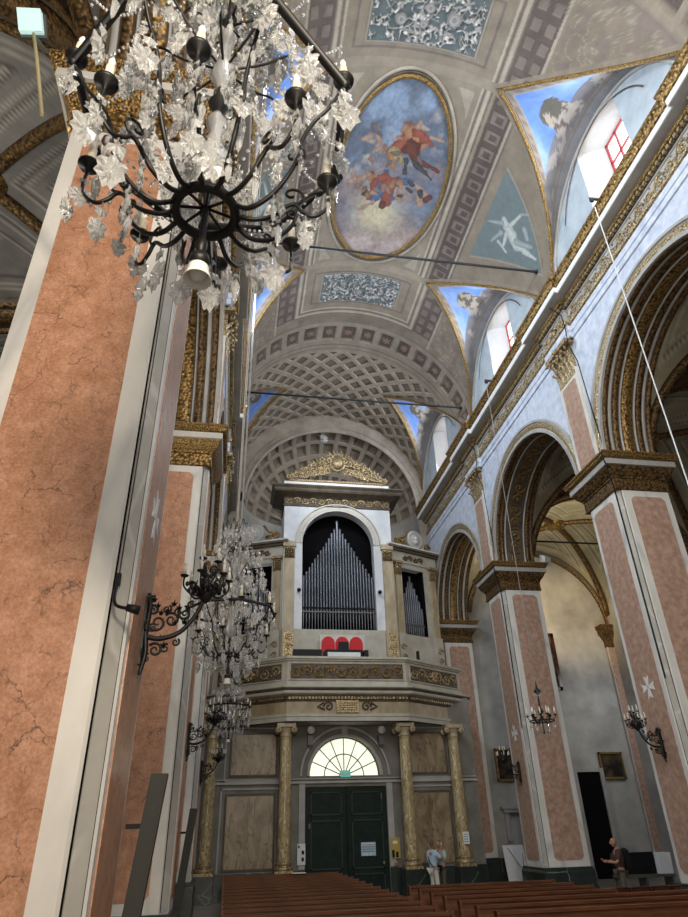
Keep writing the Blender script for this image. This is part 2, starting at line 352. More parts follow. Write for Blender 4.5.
# ------------------------------------------------------------------ floor and outer walls
b = MB(); b.box(-10.3, 20.2, -3.0, 31.4, -0.2, 0.0); structure(b, 'floor', M['floor'])
for side, X0, s in SIDES:
    xo = X0+s*9.3
    b = MB(); b.box(min(xo, xo+s*0.3), max(xo, xo+s*0.3), -3.0, 31.1, 0, 15.6); structure(b, 'wall_aisle_'+side, M['plaster'])
    b = MB(); b.box(min(X0+s*1.58, xo), max(X0+s*1.58, xo), 30.82, 31.1, 0, 15.6); structure(b, 'wall_aisle_end_'+side, M['plaster'])
    b = MB(); b.box(min(X0+s*1.56, xo), max(X0+s*1.56, xo), -3.0, -2.8, 0, 15.6); structure(b, 'wall_aisle_blocker_'+side, M['plaster'])  # unseen wall added behind the camera to keep light out of the aisle

# ------------------------------------------------------------------ nave arcade walls
def arch_pts(y0, y1, spring=SPRING, n=48, extra=0.0):
    c, r = (y0+y1)/2, (y1-y0)/2+extra
    return [(c-r*math.cos(PI*i/n), spring+r*math.sin(PI*i/n)) for i in range(n+1)]
for side, X0, s in SIDES:
    b = MB()
    for u in (0.0, PT):
        x = X0+s*u
        for (y0, y1) in ARCHES:
            ap = arch_pts(y0, y1); b.grid([[(x, y, z) for y, z in ap], [(x, y, ARCH_TOP+0.02) for y, z in ap]], False)
        ys = [-3.0]+[v for a in ARCHES for v in a]+[31.0]
        for k in range(0, len(ys), 2):
            y0, y1 = ys[k], ys[k+1]; b.add([(x, y0, SPRING-0.02), (x, y1, SPRING-0.02), (x, y1, ARCH_TOP+0.02), (x, y0, ARCH_TOP+0.02)], [(0, 1, 2, 3)])
    structure(b, 'wall_'+side, M['bluewall'])
    b = MB(); b.box(*sorted((X0+s*0.02, X0+s*PT)), -3.0, 31.0, ARCH_TOP, 17.2); structure(b, 'wall_entablature_'+side, M['grey_stone'])

arch_lab = {
 ('right', 0): 'round arch of the sunlit arcade, out beyond the chandelier rope',
 ('right', 1): 'large round arch with gilded banded soffit at the picture edge, beside the white rope',
 ('right', 2): 'round arch with a row of painted scrolls on its soffit, between two sunlit piers',
 ('right', 3): 'narrow round arch on the sunlit wall next to the organ',
 ('left', 0): 'gilded arch above the big near crystal chandelier',
 ('left', 1): 'gilded arch squeezed between the near cracked pink pier and the next pier',
 ('left', 2): 'gilded arch behind the second shaded pier, seen almost edge on',
 ('left', 3): 'gilded arch in the shaded wall beside the organ gallery'}
for side, X0, s in SIDES:
    for k, (y0, y1) in enumerate(ARCHES):
        if side == 'right' and k == 0: continue
        c = (y0+y1)/2; r = (y1-y0)/2
        root = thing('arch', arch_lab[(side, k)], 'arch', (X0, c, SPRING)); tag(root, group='nave arcade arches')
        def ring(prof, n=44, half=1.0):        # profile list of (u into aisle, radius)
            return [[(X0+s*u, c-q*math.cos(PI*i/n), SPRING+q*math.sin(PI*i/n)) for u, q in prof] for i in range(n+1)]
        m = MB(); m.grid(ring([(0.02, r), (PT-0.02, r)]), True); wpart(m, 'soffit', M['brown'], root)
        m = MB(); m.grid(ring([(0.01, r-0.03), (-0.07, r-0.03), (-0.07, r+0.08), (-0.05, r+0.1), (-0.05, r+0.32), (-0.09, r+0.34), (-0.09, r+0.42), (0.0, r+0.44)]), False); wpart(m, 'archivolt', M['grey_stone'], root)
        m = MB(); m.grid(ring([(-0.055, r+0.11), (-0.075, r+0.16), (-0.075, r+0.25), (-0.055, r+0.3)]), False); wpart(m, 'archivolt_ornament', M['gold_pale'], root)
        bands = [(0.02, 0.16, 0.05, 'gold_dim'), (0.20, 0.30, 0.02, 'pale_stone'), (0.33, 0.50, 0.04, 'gold_dim'), (0.53, 0.58, 0.05, 'pale_stone'), (0.61, 0.95, 0.03, 'gold'),
                 (0.98, 1.03, 0.05, 'pale_stone'), (1.06, 1.23, 0.04, 'gold_dim'), (1.26, 1.36, 0.02, 'pale_stone'), (1.40, 1.54, 0.05, 'gold_dim')]
        if k == 2 and side == 'right':
            bands = [(0.02, 0.14, 0.05, 'gold_dim'), (0.18, 0.32, 0.04, 'gold_dim'), (0.36, 0.42, 0.04, 'pale_stone'), (1.14, 1.20, 0.04, 'pale_stone'), (1.24, 1.38, 0.04, 'gold_dim'), (1.42, 1.54, 0.05, 'gold_dim')]
            m = MB(); nn = 22
            for i in range(nn):
                a = PI*(i+0.5)/nn; C0 = Vector((X0+s*0.78, c-(r-0.03)*math.cos(a), SPRING+(r-0.03)*math.sin(a))); tg = Vector((0, math.sin(a), math.cos(a)))
                m.tube(spiral(C0, (1, 0, 0), tg, 0.24, 1.2, 16, 1 if i % 2 else -1), lambda t: 0.035*(1.1-0.4*t), 5); m.ball(C0, 0.07, 6)
                m.tube([C0+tg*0.24+Vector((0.2, 0, 0)), C0+tg*0.25, C0+tg*0.24-Vector((0.2, 0, 0))], 0.02, 4)
            wpart(m, 'painted_scroll', M['gold_fine'], root)
            m = MB(); m.grid(ring([(0.44, r-0.012), (1.12, r-0.012)]), True); wpart(m, 'scroll_ground', M['brown'], root)
        for (ua, ub, h, mt) in bands:
            m = MB(); m.grid(ring([(ua, r), (ua+0.01, r-h), ((ua+ub)/2, r-h*1.25), (ub-0.01, r-h), (ub, r)]), True); wpart(m, 'gilded_band' if mt in ('gold_dim', 'gold') else 'fillet', M['grey_stone' if mt == 'pale_stone' else mt], root)

# ------------------------------------------------------------------ piers
pier_lab = {
 ('left', 0): 'big near pier of cracked pink marble with white edges, behind the large chandelier',
 ('left', 1): 'pink marble pier behind the first candle sconce, beyond the near pink pier',
 ('left', 2): 'thin strip of pink pier seen beside the gilded organ column',
 ('right', 1): 'pink marble pier at the picture edge with a white cross above its sconce',
 ('right', 2): 'pink marble pier standing midway along the sunlit arcade, behind the small hanging chandelier',
 ('right', 3): 'shadowed pink pier against the end wall beside the organ gallery',
 ('left', 3): 'shadowed pink pier behind the left end of the organ gallery'}
def chamfer(w0, w1, z0, z1, c):
    return [(w0+c, z0), (w1-c, z0), (w1, z0+c), (w1, z1-c), (w1-c, z1), (w0+c, z1), (w0, z1-c), (w0, z0+c)]
CAPP = [(0.02, 9.98), (0.05, 10.02), (0.05, 10.10), (0.03, 10.12)]
def plan_sweep(mb, X0, s, yc, prof, hw=PH, dep=PT):   # closed rectangle plan around the pier, bottom-up profile of (offset,z)
    rows = []
    for d, z in prof:
        xa, xb = X0-s*d, X0+s*(dep+d)
        rows.append([(xa, yc-hw-d, z), (xb, yc-hw-d, z), (xb, yc+hw+d, z), (xa, yc+hw+d, z)])
    mb.grid(rows, False, False, True); return mb
for side, X0, s in SIDES:
    for k, yc in enumerate(PIER_Y):
        if side == 'right' and k == 0: continue
        root = thing('pier', pier_lab[(side, k)], 'pier', (X0, yc, 0)); tag(root, group='nave piers')
        m = MB(); plan_sweep(m, X0, s, yc, [(0.10, 0), (0.10, 0.80), (0.06, 0.88), (0.06, 0.93), (0.0, 0.94)]); wpart(m, 'plinth', M['dark_marble'], root)
        # shaft: body with recessed corner strip on the two near-nave corners
        m = MB(); c = 0.17
        pl = [(X0, yc-PH+c), (X0+s*c, yc-PH), (X0+s*(PT-0.02), yc-PH), (X0+s*(PT-0.02), yc+PH), (X0+s*c, yc+PH), (X0, yc+PH-c)]
        m.grid([[(x, y, 0.93) for x, y in pl], [(x, y, 10.02) for x, y in pl]], False, False, True)
        wpart(m, 'shaft', M['white'], root)
        for sy in (-1, 1):
            A_0 = Vector((X0, yc+sy*(PH-c), 0)); A_1 = Vector((X0+s*c, yc+sy*PH, 0)); dv_ = (A_1-A_0).normalized(); nv_ = Vector((-s, sy, 0)).normalized(); Lc = (A_1-A_0).length
            m = MB(); m.prism([(0.05, 0.96), (Lc-0.05, 0.96), (Lc-0.05, 9.96), (0.05, 9.96)], A_0, dv_, (0, 0, 1), nv_*0.018); wpart(m, 'corner_band', M['greymarble'], root)
            m = MB()
            for q_ in (0.035, Lc-0.05): m.prism([(q_, 0.96), (q_+0.015, 0.96), (q_+0.015, 9.96), (q_, 9.96)], A_0, dv_, (0, 0, 1), nv_*0.006)
            wpart(m, 'corner_groove', M['dark'], root)
        pm = M['pink'] if side == 'left' else M['pink_pale']
        m = MB(); m.prism(chamfer(-0.50, 0.50, 1.12, 9.78, 0.10), (X0, yc, 0), (0, 1, 0), (0, 0, 1), (-s*0.012, 0, 0)); wpart(m, 'marble_panel', pm, root)
        for sy in (-1, 1):
            m = MB(); m.prism(chamfer(0.36, PT-0.2, 1.12, 9.78, 0.10), (X0, yc+sy*PH, 0), (s, 0, 0), (0, 0, 1), (0, sy*0.012, 0)); wpart(m, 'marble_panel', pm, root)
        # capital mouldings
        cap_parts = [('capital_necking', 'gold_dim' if side == 'right' else 'gold', [(0, 9.96), (0.05, 9.98), (0.05, 10.03), (0.03, 10.05), (0.03, 10.30), (0.06, 10.32), (0.06, 10.36)]),
                     ('capital_leaf_band', 'gold_dim' if side == 'right' else 'gold_fine', [(0.06, 10.36), (0.10, 10.40), (0.17, 10.50), (0.22, 10.60), (0.22, 10.63)]),
                     ('capital_abacus', 'grey_stone' if side == 'right' else 'pale_stone', [(0.22, 10.63), (0.27, 10.64), (0.27, 10.80), (0.25, 10.81)]),
                     ('capital_crown_moulding', 'gold_fine', [(0.25, 10.81), (0.30, 10.83), (0.35, 10.92), (0.38, 10.95), (0.38, 11.0), (0.0, 11.02)])]
        cap = MB(); plan_sweep(cap, X0, s, yc, [(-0.02, 9.96), (0.01, 10.4), (0.02, 10.99)]); capo = wpart(cap, 'capital', M['grey_stone'], root)
        for nm, mt, pr in cap_parts:
            m = MB(); plan_sweep(m, X0, s, yc, pr); o = wpart(m, nm, M[mt], root); o.parent = capo
        m = MB()
        for y in np.arange(yc-PH-0.3, yc+PH+0.31, 0.085):
            m.box(*sorted((X0-s*0.36, X0-s*0.30)), y-0.025, y+0.025, 10.85, 10.92)
        for x in np.arange(0, PT, 0.085):
            m.box(*sorted((X0+s*x, X0+s*(x+0.05))), yc-PH-0.36, yc-PH-0.30, 10.85, 10.92)
        plan_sweep(m, X0, s, yc, [(0.28, 10.84), (0.315, 10.85), (0.315, 10.92), (0.28, 10.93)])
        o = wpart(m, 'egg_and_dart_trim', M['gold_fine'], root); o.parent = capo
        if k in (1, 2) and side == 'right' or (side == 'left' and k == 0):
            m = MB()
            for q in range(4):
                a = q*PI/2; d = Vector((0, math.cos(a), math.sin(a))); n_ = Vector((0, -math.sin(a), math.cos(a)))
                poly = [(0, 0.02), (0.26, 0.10), (0.21, 0.0), (0.26, -0.10), (0, -0.02)]
                m.prism(poly, (X0-s*0.012, yc, 4.95), d, n_, (-s*0.008, 0, 0))
            wpart(m, 'cross_emblem', M['white_paint'], root)['label'] = 'white eight-pointed cross emblem'

# ------------------------------------------------------------------ upper pilasters with corinthian capitals
pil_lab = {
 ('left', 0): 'upper pink pilaster standing over the near pink pier, behind the big chandelier',
 ('left', 1): 'upper pilaster with gilded capital seen edge on above the second shaded pier',
 ('left', 2): 'upper pilaster with gilded capital hidden behind the chandelier cords near the organ',
 ('right', 1): 'upper pink pilaster with carved capital between the two large sunlit arches',
 ('right', 2): 'upper pink pilaster with carved capital between the scroll arch and the narrow organ-side arch'}
def corinthian(mb, X0, s, yc, w, z0, z1, d):
    H = z1-z0
    for row, (zz, hh, nn) in enumerate(((z0, 0.42*H, 5), (z0+0.28*H, 0.45*H, 4))):
        for i in range(nn):
            y = yc-w+(2*w)*(i+0.5)/nn; lw = w/nn*0.95
            P = [[(X0-s*(d+0.02+0.16*(t**2.2)*(1+0.5*row)-0.05*abs(q)), y+q*lw*(1-0.75*t*t), zz+hh*(t-0.22*max(0, t-0.75)*4*(t-0.75))) for q in (-1, -0.5, 0, 0.5, 1)] for t in np.linspace(0, 1, 6)]
            mb.grid(P, True); mb.ball((X0-s*(d+0.17+0.08*row), y, zz+hh*0.95), 0.06, 6)
    for sy in (-1, 1):
        c = Vector((X0-s*(d+0.16), yc+sy*w*0.92, z0+0.78*H))
        mb.tube(spiral(c, (-s*0.6, sy*0.8, 0), (0, 0, 1), 0.15, 1.4, 16), lambda t: 0.045*(1.1-0.6*t), 5)
        c = Vector((X0-s*(d+0.1), yc+sy*w*0.28, z0+0.78*H)); mb.tube(spiral(c, (0, sy, 0), (0, 0, 1), 0.1, 1.3, 14), lambda t: 0.035*(1.1-0.6*t), 5)
    mb.box(*sorted((X0, X0-s*(d+0.22))), yc-w-0.12, yc+w+0.12, z1-0.12*H, z1)
    mb.ball((X0-s*(d+0.24), yc, z1-0.06*H), 0.09, 6)
for side, X0, s in SIDES:
    for k, yc in enumerate(PIER_Y[:3]):
        if side == 'right' and k == 0: continue
        root = thing('pilaster', pil_lab[(side, k)], 'pilaster', (X0, yc, 11.0)); tag(root, group='upper nave pilasters')
        m = MB(); m.box(*sorted((X0, X0-s*0.10)), yc-0.58, yc+0.58, 11.0, 14.4); wpart(m, 'shaft', M['white'], root)
        m = MB(); m.prism(chamfer(-0.42, 0.42, 11.1, 14.1, 0.08), (X0-s*0.10, yc, 0), (0, 1, 0), (0, 0, 1), (-s*0.012, 0, 0)); wpart(m, 'marble_panel', M['pink_pale'], root)
        m = MB(); m.box(*sorted((X0, X0-s*0.11)), yc-0.5, yc+0.5, 14.2, 15.4); corinthian(m, X0, s, yc, 0.55, 14.25, 15.44, 0.1); wpart(m, 'capital', M['gold_pale'], root)

# ------------------------------------------------------------------ entablature (architrave, frieze, cornice) with breaks over the pilasters
for n_, (side, X0, s) in enumerate(SIDES):
    path = [(X0, -3.0)]
    for yc in PIER_Y[:3]:
        path += [(X0, yc-0.75), (X0-s*0.12, yc-0.75), (X0-s*0.12, yc+0.75), (X0, yc+0.75)]
    path += [(X0, 30.85)]
    if s > 0: pth = path[::-1]; 
    else: pth = path
    # outward must be towards the nave: right-hand normal of travel direction
    def ent(name, prof, mat, parent=None):
        m = MB(); m.sweep(path, [(-d if s < 0 else -d, z) for d, z in prof]) if s > 0 else m.sweep(path, prof); return structure(m, name, mat, parent)
    root = ent('trim_%d' % (n_+1), [(0.0, 15.40), (0.05, 15.42), (0.05, 15.60), (0.08, 15.62), (0.08, 15.84), (0.12, 15.88), (0.12, 15.94), (0.03, 15.95)], M['bluewall'])
    root.name = 'trim_%d' % (n_+1)
    ent('architrave_moulding', [(0.08, 15.82), (0.13, 15.86), (0.14, 15.93), (0.06, 15.95)], M['gold_pale'], root)
    ent('frieze', [(0.03, 15.95), (0.05, 16.42), (0.09, 16.44), (0.09, 16.47), (0.03, 16.48)], M['grey_stone'], root)
    ent('bed_moulding', [(0.06, 16.47), (0.10, 16.50), (0.16, 16.52), (0.16, 16.60), (0.10, 16.61)], M['brown'], root)
    ent('rope_moulding', [(0.12, 16.60), (0.22, 16.62), (0.26, 16.68), (0.22, 16.74), (0.14, 16.75)], M['gold_fine'], root)
    ent('cornice_soffit', [(0.1, 16.745), (0.50, 16.76), (0.50, 16.78)], M['grey_stone'], root)
    ent('corona', [(0.50, 16.77), (0.53, 16.77), (0.53, 16.97), (0.50, 16.98)], M['white_paint'], root)
    ent('crown_moulding', [(0.50, 16.97), (0.56, 17.02), (0.60, 17.14), (0.66, 17.22), (0.66, 17.30), (0.40, 17.32), (-0.3, 17.36)], M['gold'], root)
    m = MB()
    segs = [(-2.5, 30.7)]
    for y in np.arange(-1.5, 30.6, 0.15):
        off = 0.12 if any(abs(y-p) < 0.75 for p in PIER_Y[:3]) else 0.0
        m.box(*sorted((X0-s*(0.12+off), X0-s*(0.20+off))), y-0.045, y+0.045, 16.50, 16.605)
    structure(m, 'dentil_course', M['gold_pale'], root)
    m = MB(); rinceau(m, (X0, -2.0, 15.96), (0, 1, 0), (0, 0, 1), 32.6, 0.46, 0.028, (-s, 0, 0), 70, 0.06); structure(m, 'frieze_scrollwork', M['gold_pale'], root)
    for yc in PIER_Y[:3]:
        m = MB(); rinceau(m, (X0-s*0.12, yc-0.7, 15.97), (0, 1, 0), (0, 0, 1), 1.4, 0.45, 0.04, (-s, 0, 0), 3, 0.07); structure(m, 'carved_frieze_block', M['gold_pale'], root)

# attic wall above the cornice
for n_, (side, X0, s) in enumerate(SIDES):
    b = MB()
    for i, yc in enumerate(BAYS):
        lo = yc-4.2 if i else -3.0; hi = yc+4.2 if i < 3 else 31.0
        wy0, wy1, wz0, wz1 = yc-1.25, yc+0.88, 17.9, 20.88
        for (ya, yb, za, zb) in ((lo, wy0, 17.2, 21.6), (wy1, hi, 17.2, 21.6), (wy0, wy1, 17.2, wz0), (wy0, wy1, wz1, 21.6)):
            b.add([(X0, ya, za), (X0, yb, za), (X0, yb, zb), (X0, ya, zb)], [(0, 1, 2, 3)])
    structure(b, 'wall_attic_'+side, M['attic'])
    for i, yc in enumerate(BAYS):
        b = MB(); y0, y1, z0, z1 = yc-1.25, yc+0.88, 17.9, 20.88; xo = X0+s*0.68; q0, q1, q2, q3 = yc-0.78, yc+0.30, 18.3, 20.62
        A = [(X0, y0, z0), (X0, y1, z0), (X0, y1, z1), (X0, y0, z1)]; B = [(xo, q0, q2), (xo, q1, q2), (xo, q1, q3), (xo, q0, q3)]
        b.add(A+B, [(0, 1, 5, 4), (1, 2, 6, 5), (2, 3, 7, 6), (3, 0, 4, 7)])
        w = structure(b, 'window_%d' % (n_*4+i+1), M['reveal'])
        f = MB()
        for (ya, yb, za, zb) in ((q0, q0+0.08, q2, q3), (q1-0.08, q1, q2, q3), (q0, q1, q2, q2+0.08), (q0, q1, q3-0.08, q3), (yc-0.27, yc-0.21, q2, q3), (q0, q1, 19.03, 19.09), (q0, q1, 19.7, 19.76)):
            f.box(*sorted((xo-s*0.06, xo-s*0.005)), ya, yb, za, zb)
        f.build('window_frame', M['red_frame'], w)
        f = MB(); f.add([(xo, q0, q2), (xo, q1, q2), (xo, q1, q3), (xo, q0, q3)], [(0, 1, 2, 3)]); f.build('window_pane', M['win_glass'], w)
        # painted moulding following the lunette above the window
        f = MB(); R = 2.55
        f.grid([[(X0-s*0.03, yc+r_*math.cos(a), 18.0+r_*math.sin(a)*1.12) for r_ in (R, R+0.05)] for a in np.linspace(0.45, PI-0.45, 30)], False); f.build('lunette_moulding', M['brown'], w)

# ------------------------------------------------------------------ nave vault
def theta_max(y):
    t = np.full_like(y, 86.0)
    for yc in BAYS:
        d = np.abs(y-yc); hw = 3.75
        t = np.where(d < hw, np.minimum(t, 29.5+(84-29.5)*(d/hw)**0.93), t)
    return t
BEIGE = np.array((0.255, 0.212, 0.162)); BEIGE2 = np.array((0.335, 0.283, 0.222)); GREYD = np.array((0.10, 0.08, 0.07)); LIGHT = np.array((0.43, 0.375, 0.305)); TEAL = np.array((0.15, 0.185, 0.19)); SAND = np.array((0.38, 0.31, 0.22))
def setc(col, mask, c): col[mask] = c
def saw(x, p): return np.mod(x, p)/p
def vault_paint(y, th):            # y metres along the nave, th degrees from the crown; returns colour and depth of recess
    sh = y.shape; a = np.abs(th); arc = th*PI/180*RV; col = np.broadcast_to(BEIGE, sh+(3,)).copy(); dep = np.zeros(sh)
    # mirror all compartments about the oval at y = 14.8
    yo = np.abs(y-14.8)            # 0 at oval centre, 4.2 at bay centre, 8.4 at band bay
    for yr in (14.8,):
        m = (yo < 4.05)
        setc(col, m, BEIGE)
        # longitudinal mouldings of the oval compartment
        for lo, hi, c in ((24.3, 24.9, LIGHT), (25.2, 25.8, GREYD*1.5), (26.2, 27.4, LIGHT), (27.8, 28.2, GREYD)):
            setc(col, m & (a > lo) & (a < hi), c)
        md = m & (a > 29.5) & (a < 37.5); setc(col, md, GREYD)
        gk = md & (((saw(y, 0.62) > 0.18) & (saw(y, 0.62) < 0.82) & (saw(a-29.5, 8) > 0.16) & (saw(a-29.5, 8) < 0.84)) & ~((saw(y, 0.62) > 0.34) & (saw(y, 0.62) < 0.70) & (saw(a-29.5, 8) > 0.36) & (saw(a-29.5, 8) < 0.70)))
        setc(col, gk, GREYD*2.1); dep[gk] = 0.03
        setc(col, m & (a > 37.5) & (a < 38.4), LIGHT*0.9); setc(col, m & (a > 38.4) & (a < 39.2), GREYD*1.6)
        # corner panels beside the oval
        ov = (arc/2.1)**2+((y-14.8)/3.75)**2
        cp = m & (a < 22.3) & (a > 8.5) & (yo < 3.85) & (yo > 2.2) & (ov > 1.62); setc(col, cp, LIGHT*0.8)
        cp2 = m & (a < 20.8) & (a > 10) & (yo < 3.62) & (yo > 2.4) & (ov > 1.85); setc(col, cp2, TEAL*0.8); dep[cp2] = 0.05
    # cross rib between oval and relief compartments
    m = (yo > 4.05) & (yo < 4.35); setc(col, m & (a < 30), BEIGE2*0.85)
    # relief compartments
    m = (yo > 4.35) & (yo < 7.75)
    yr = np.abs(yo-5.55)
    fr = np.maximum(yr-0.87, (a-22.2)*PI/180*RV)
    for lo, hi, c in ((0.0, 0.09, GREYD*1.8), (0.42, 0.5, LIGHT), (0.54, 0.60, GREYD*1.6), (0.64, 0.76, LIGHT*0.95), (0.8, 0.86, GREYD*1.7)):
        setc(col, m & (fr > lo) & (fr < hi), c)
    gre = m & (fr > 0.90) & (a < 28) & (yo > 6.3); setc(col, gre, BEIGE*0.85)
    gm = m & (a > 31) & (a < 41) & (yo < 7.2); setc(col, gm, GREYD*1.25)
    g2 = gm & (saw(y, 0.55) > 0.2) & (saw(y, 0.55) < 0.8) & (saw(a-31, 5) > 0.2) & (saw(a-31, 5) < 0.8); setc(col, g2, GREYD*2.2); dep[g2] = 0.03
    setc(col, m & (a > 41) & (a < 42), LIGHT*0.9)
    fl = m & (a > 43); n = fbm(y*3.2, th*0.28, 4); setc(col, fl & (n > 0.52), GREYD*2.4); setc(col, fl & (n > 0.40) & (n < 0.44), LIGHT*0.8)
    # transverse band of square flower coffers
    m = (yo > 7.75) & (yo < 10.0); setc(col, m, BEIGE2*0.9)
    setc(col, m & (yo < 7.87), GREYD*2.2); setc(col, m & (yo > 9.45) & (yo < 9.52), GREYD*2); setc(col, m & (yo > 9.75) & (yo < 9.82), GREYD*2)
    cs = saw(arc+50*0.95+0.475, 0.95); cy = (yo-8.15)/0.98
    sq = m & (cs > 0.16) & (cs < 0.84) & (cy > 0) & (cy < 1); setc(col, sq, GREYD*1.2); dep[sq] = 0.07
    rr = np.hypot((cs-0.5)*0.95, (cy-0.5)*0.98)
    an = np.arctan2((cs-0.5)*0.95, (cy-0.5)*0.98)
    setc(col, sq & (np.abs(np.maximum(np.abs(cs-0.5)/0.34, np.abs(cy-0.5)/0.5)-0.9) < 0.08), BEIGE2*0.7)
    setc(col, sq & (rr < 0.16+0.05*np.cos(6*an)), np.array((0.26, 0.17, 0.13))); dep[sq & (rr < 0.16+0.05*np.cos(6*an))] = 0.03
    # lozenge coffers towards the organ
    m = (yo > 10.0)
    setc(col, m, BEIGE2*1.02)
    p = 1.06; uu = (arc+(y-24.8)); vv = (arc-(y-24.8)); su = np.abs(saw(uu+100*p, p)-0.5); sv = np.abs(saw(vv+100*p, p)-0.5); q = np.maximum(su, sv)
    lz = m & (q < 0.34) & (yo > 10.12); setc(col, lz, BEIGE*0.62); dep[lz] = 0.09
    setc(col, m & (q > 0.34) & (q < 0.375), LIGHT); setc(col, m & (q < 0.25) & (yo > 10.12), BEIGE*0.8)
    # border along the groins
    lim = theta_max(y); e = (lim-a)*PI/180*RV
    m = (lim < 85) & (e < 0.34); setc(col, m, BEIGE2*0.85); setc(col, m & (e < 0.10), SAND*0.9); setc(col, m & (e < 0.03), SAND*0.5)
    st = fbm(y*1.7, arc*1.7, 2, 5)
    col *= (0.82+0.36*st)[..., None]
    return col, dep
ny, nt_ = 900, 440
yy = np.concatenate([np.linspace(-2.6, 8, 90, endpoint=False), np.linspace(8, 30.85, ny)]); tt = np.linspace(-1, 1, nt_)
Y, T = np.meshgrid(yy, tt, indexing='ij'); TH = T*theta_max(yy)[:, None]
cc, dd = vault_paint(Y, TH); Rr = RV+dd
P = np.stack([XC+Rr*np.sin(np.radians(TH)), Y, ZV+Rr*np.cos(np.radians(TH))], -1)
vault = big_grid('ceiling', P, M['vault'], cc); vault['kind'] = 'structure'
del P, cc, dd

# lunette vaults with painted sky triangles
def cylpt(y, th, r=RV): return np.stack([XC+r*np.sin(np.radians(th)), y, ZV+r*np.cos(np.radians(th))], -1)
BLUE = np.array((0.15, 0.27, 0.62)); BLUE2 = np.array((0.36, 0.48, 0.78))
for side, X0, s in SIDES:
    for i, yc in enumerate(BAYS):
        S = np.linspace(-1, 1, 150); V = np.linspace(0, 1, 90)
        yg = yc+3.75*S; G = cylpt(yg, s*theta_max(yg)); Wp = np.stack([np.full_like(S, X0), yc+3.55*np.sin(S*PI/2), 17.45+3.55*np.cos(S*PI/2)], -1)
        L = np.linalg.norm(G-Wp, axis=1)
        P = G[:, None]*(1-V)[None, :, None]+Wp[:, None]*V[None, :, None]
        sag = np.sin(PI*V)[None, :]*0.10*np.clip(L/3, 0, 1)[:, None]; P[..., 2] += sag
        dg = V[None, :]*L[:, None]*0.80; dw = (1-V)[None, :]*L[:, None]; s2 = np.broadcast_to(S[:, None], dg.shape); run = s2*5.2
        col = np.broadcast_to(BEIGE*1.05, dg.shape+(3,)).copy()
        setc(col, dg < 0.12, SAND*1.1); setc(col, (dg > 0.12) & (dg < 0.16), GREYD)
        dn = (dg > 0.16) & (dg < 0.40); setc(col, dn, LIGHT*0.7); setc(col, dn & (saw(run, 0.34) < 0.55) & (dg > 0.20) & (dg < 0.36), GREYD*2.2)
        setc(col, (dg > 0.40) & (dg < 0.44), LIGHT*0.9)
        bl = (dg > 0.44) & (dw > 0.88); n = fbm(P[..., 1]*1.1, dg*1.4, 5+i)
        sky = BLUE*(1-np.clip((n-0.35)*2.2, 0, 1))[..., None]+BLUE2*np.clip((n-0.35)*2.2, 0, 1)[..., None]; col[bl] = sky[bl]
        bw = (dw < 0.88); setc(col, bw, np.array((0.20, 0.19, 0.20))); f_ = fbm(P[..., 1]*4, dw*4, 9); setc(col, bw & (dw > 0.45) & (dw < 0.88) & (f_ > 0.5), np.array((0.36, 0.33, 0.31)))
        setc(col, bw & (dw > 0.88), LIGHT*0.8); setc(col, bw & (dw > 0.36) & (dw < 0.42), LIGHT*0.6); setc(col, bw & (dw < 0.3), np.array((0.24, 0.24, 0.25)))
        # painted urn of flowers standing in the sky triangle
        um = (np.abs(s2*3.7) < 0.33) & (dw > 0.6) & (dw < 1.12) ; setc(col, um & (f_ > 0.35), np.array((0.42, 0.37, 0.32))); setc(col, um & (f_ < 0.35), GREYD*1.6)
        fm = (np.hypot(s2*3.7, (dw-1.30)) < 0.27+0.16*f_) & (dg > 0.5); setc(col, fm, np.array((0.13, 0.12, 0.10))); setc(col, fm & (f_ > 0.55), np.array((0.40, 0.34, 0.28)))
        col *= (0.85+0.3*fbm(P[..., 1]*2, P[..., 2]*2, 3))[..., None]
        o = big_grid('ceiling_lunette', P, M['vault'], col); o['kind'] = 'structure'
        m = MB(); m.tube([tuple(p) for p in cylpt(np.linspace(yc-3.72, yc+3.72, 61), s*theta_max(np.linspace(yc-3.72, yc+3.72, 61)), RV-0.01)], 0.065, 6); m.build('groin_moulding', M['gold_fine'], o)
        m = MB(); m.tube([(X0-s*0.03, yc+3.5*math.sin(a), 17.45+3.5*math.cos(a)) for a in np.linspace(-1.5, 1.5, 50)], 0.06, 6); m.build('wall_arch_moulding', M['grey_stone'], o)

# oval ceiling fresco
u = np.linspace(-1, 1, 190); v = np.linspace(-1, 1, 300); U, Vv = np.meshgrid(u, v, indexing='ij')
# map square to disc, then to the curved vault
du = U*np.sqrt(1-Vv**2/2); dv = Vv*np.sqrt(1-U**2/2)
ye = 14.75+dv*3.80; th = du*22.4+0.6
n1 = fbm(du*2.2+3, dv*3.6, 1, 5); n2 = fbm(du*4+9, dv*6+2, 6, 5); n3 = fbm(du*7, dv*9, 8, 4)
def mix(a, b, t): return a*(1-t)[..., None]+b*t[..., None]
A_ = lambda *c: np.broadcast_to(np.array(c), du.shape+(3,))
t = np.clip((dv+0.15)*1.1+(n1-0.5)*1.6, 0, 1)
col = mix(A_(0.13, 0.17, 0.25), A_(0.42, 0.29, 0.25), t)
col = mix(col, A_(0.22, 0.33, 0.50), np.clip((0.48-n1)*6, 0, 1)*np.clip(0.6-dv, 0, 1))
col = mix(col, A_(0.50, 0.45, 0.42), np.clip((n2-0.56)*5, 0, 1)*0.8)
col = mix(col, A_(0.20, 0.15, 0.20), np.clip((0.42-n2)*5, 0, 1)*np.clip(dv+0.6, 0, 1)*0.7)
gl = np.exp(-(((du+0.05)/0.42)**2+((dv-0.42)/0.24)**2)); col = mix(col, A_(0.62, 0.52, 0.30), np.clip(gl*1.25*(0.6+0.8*n1), 0, 1))
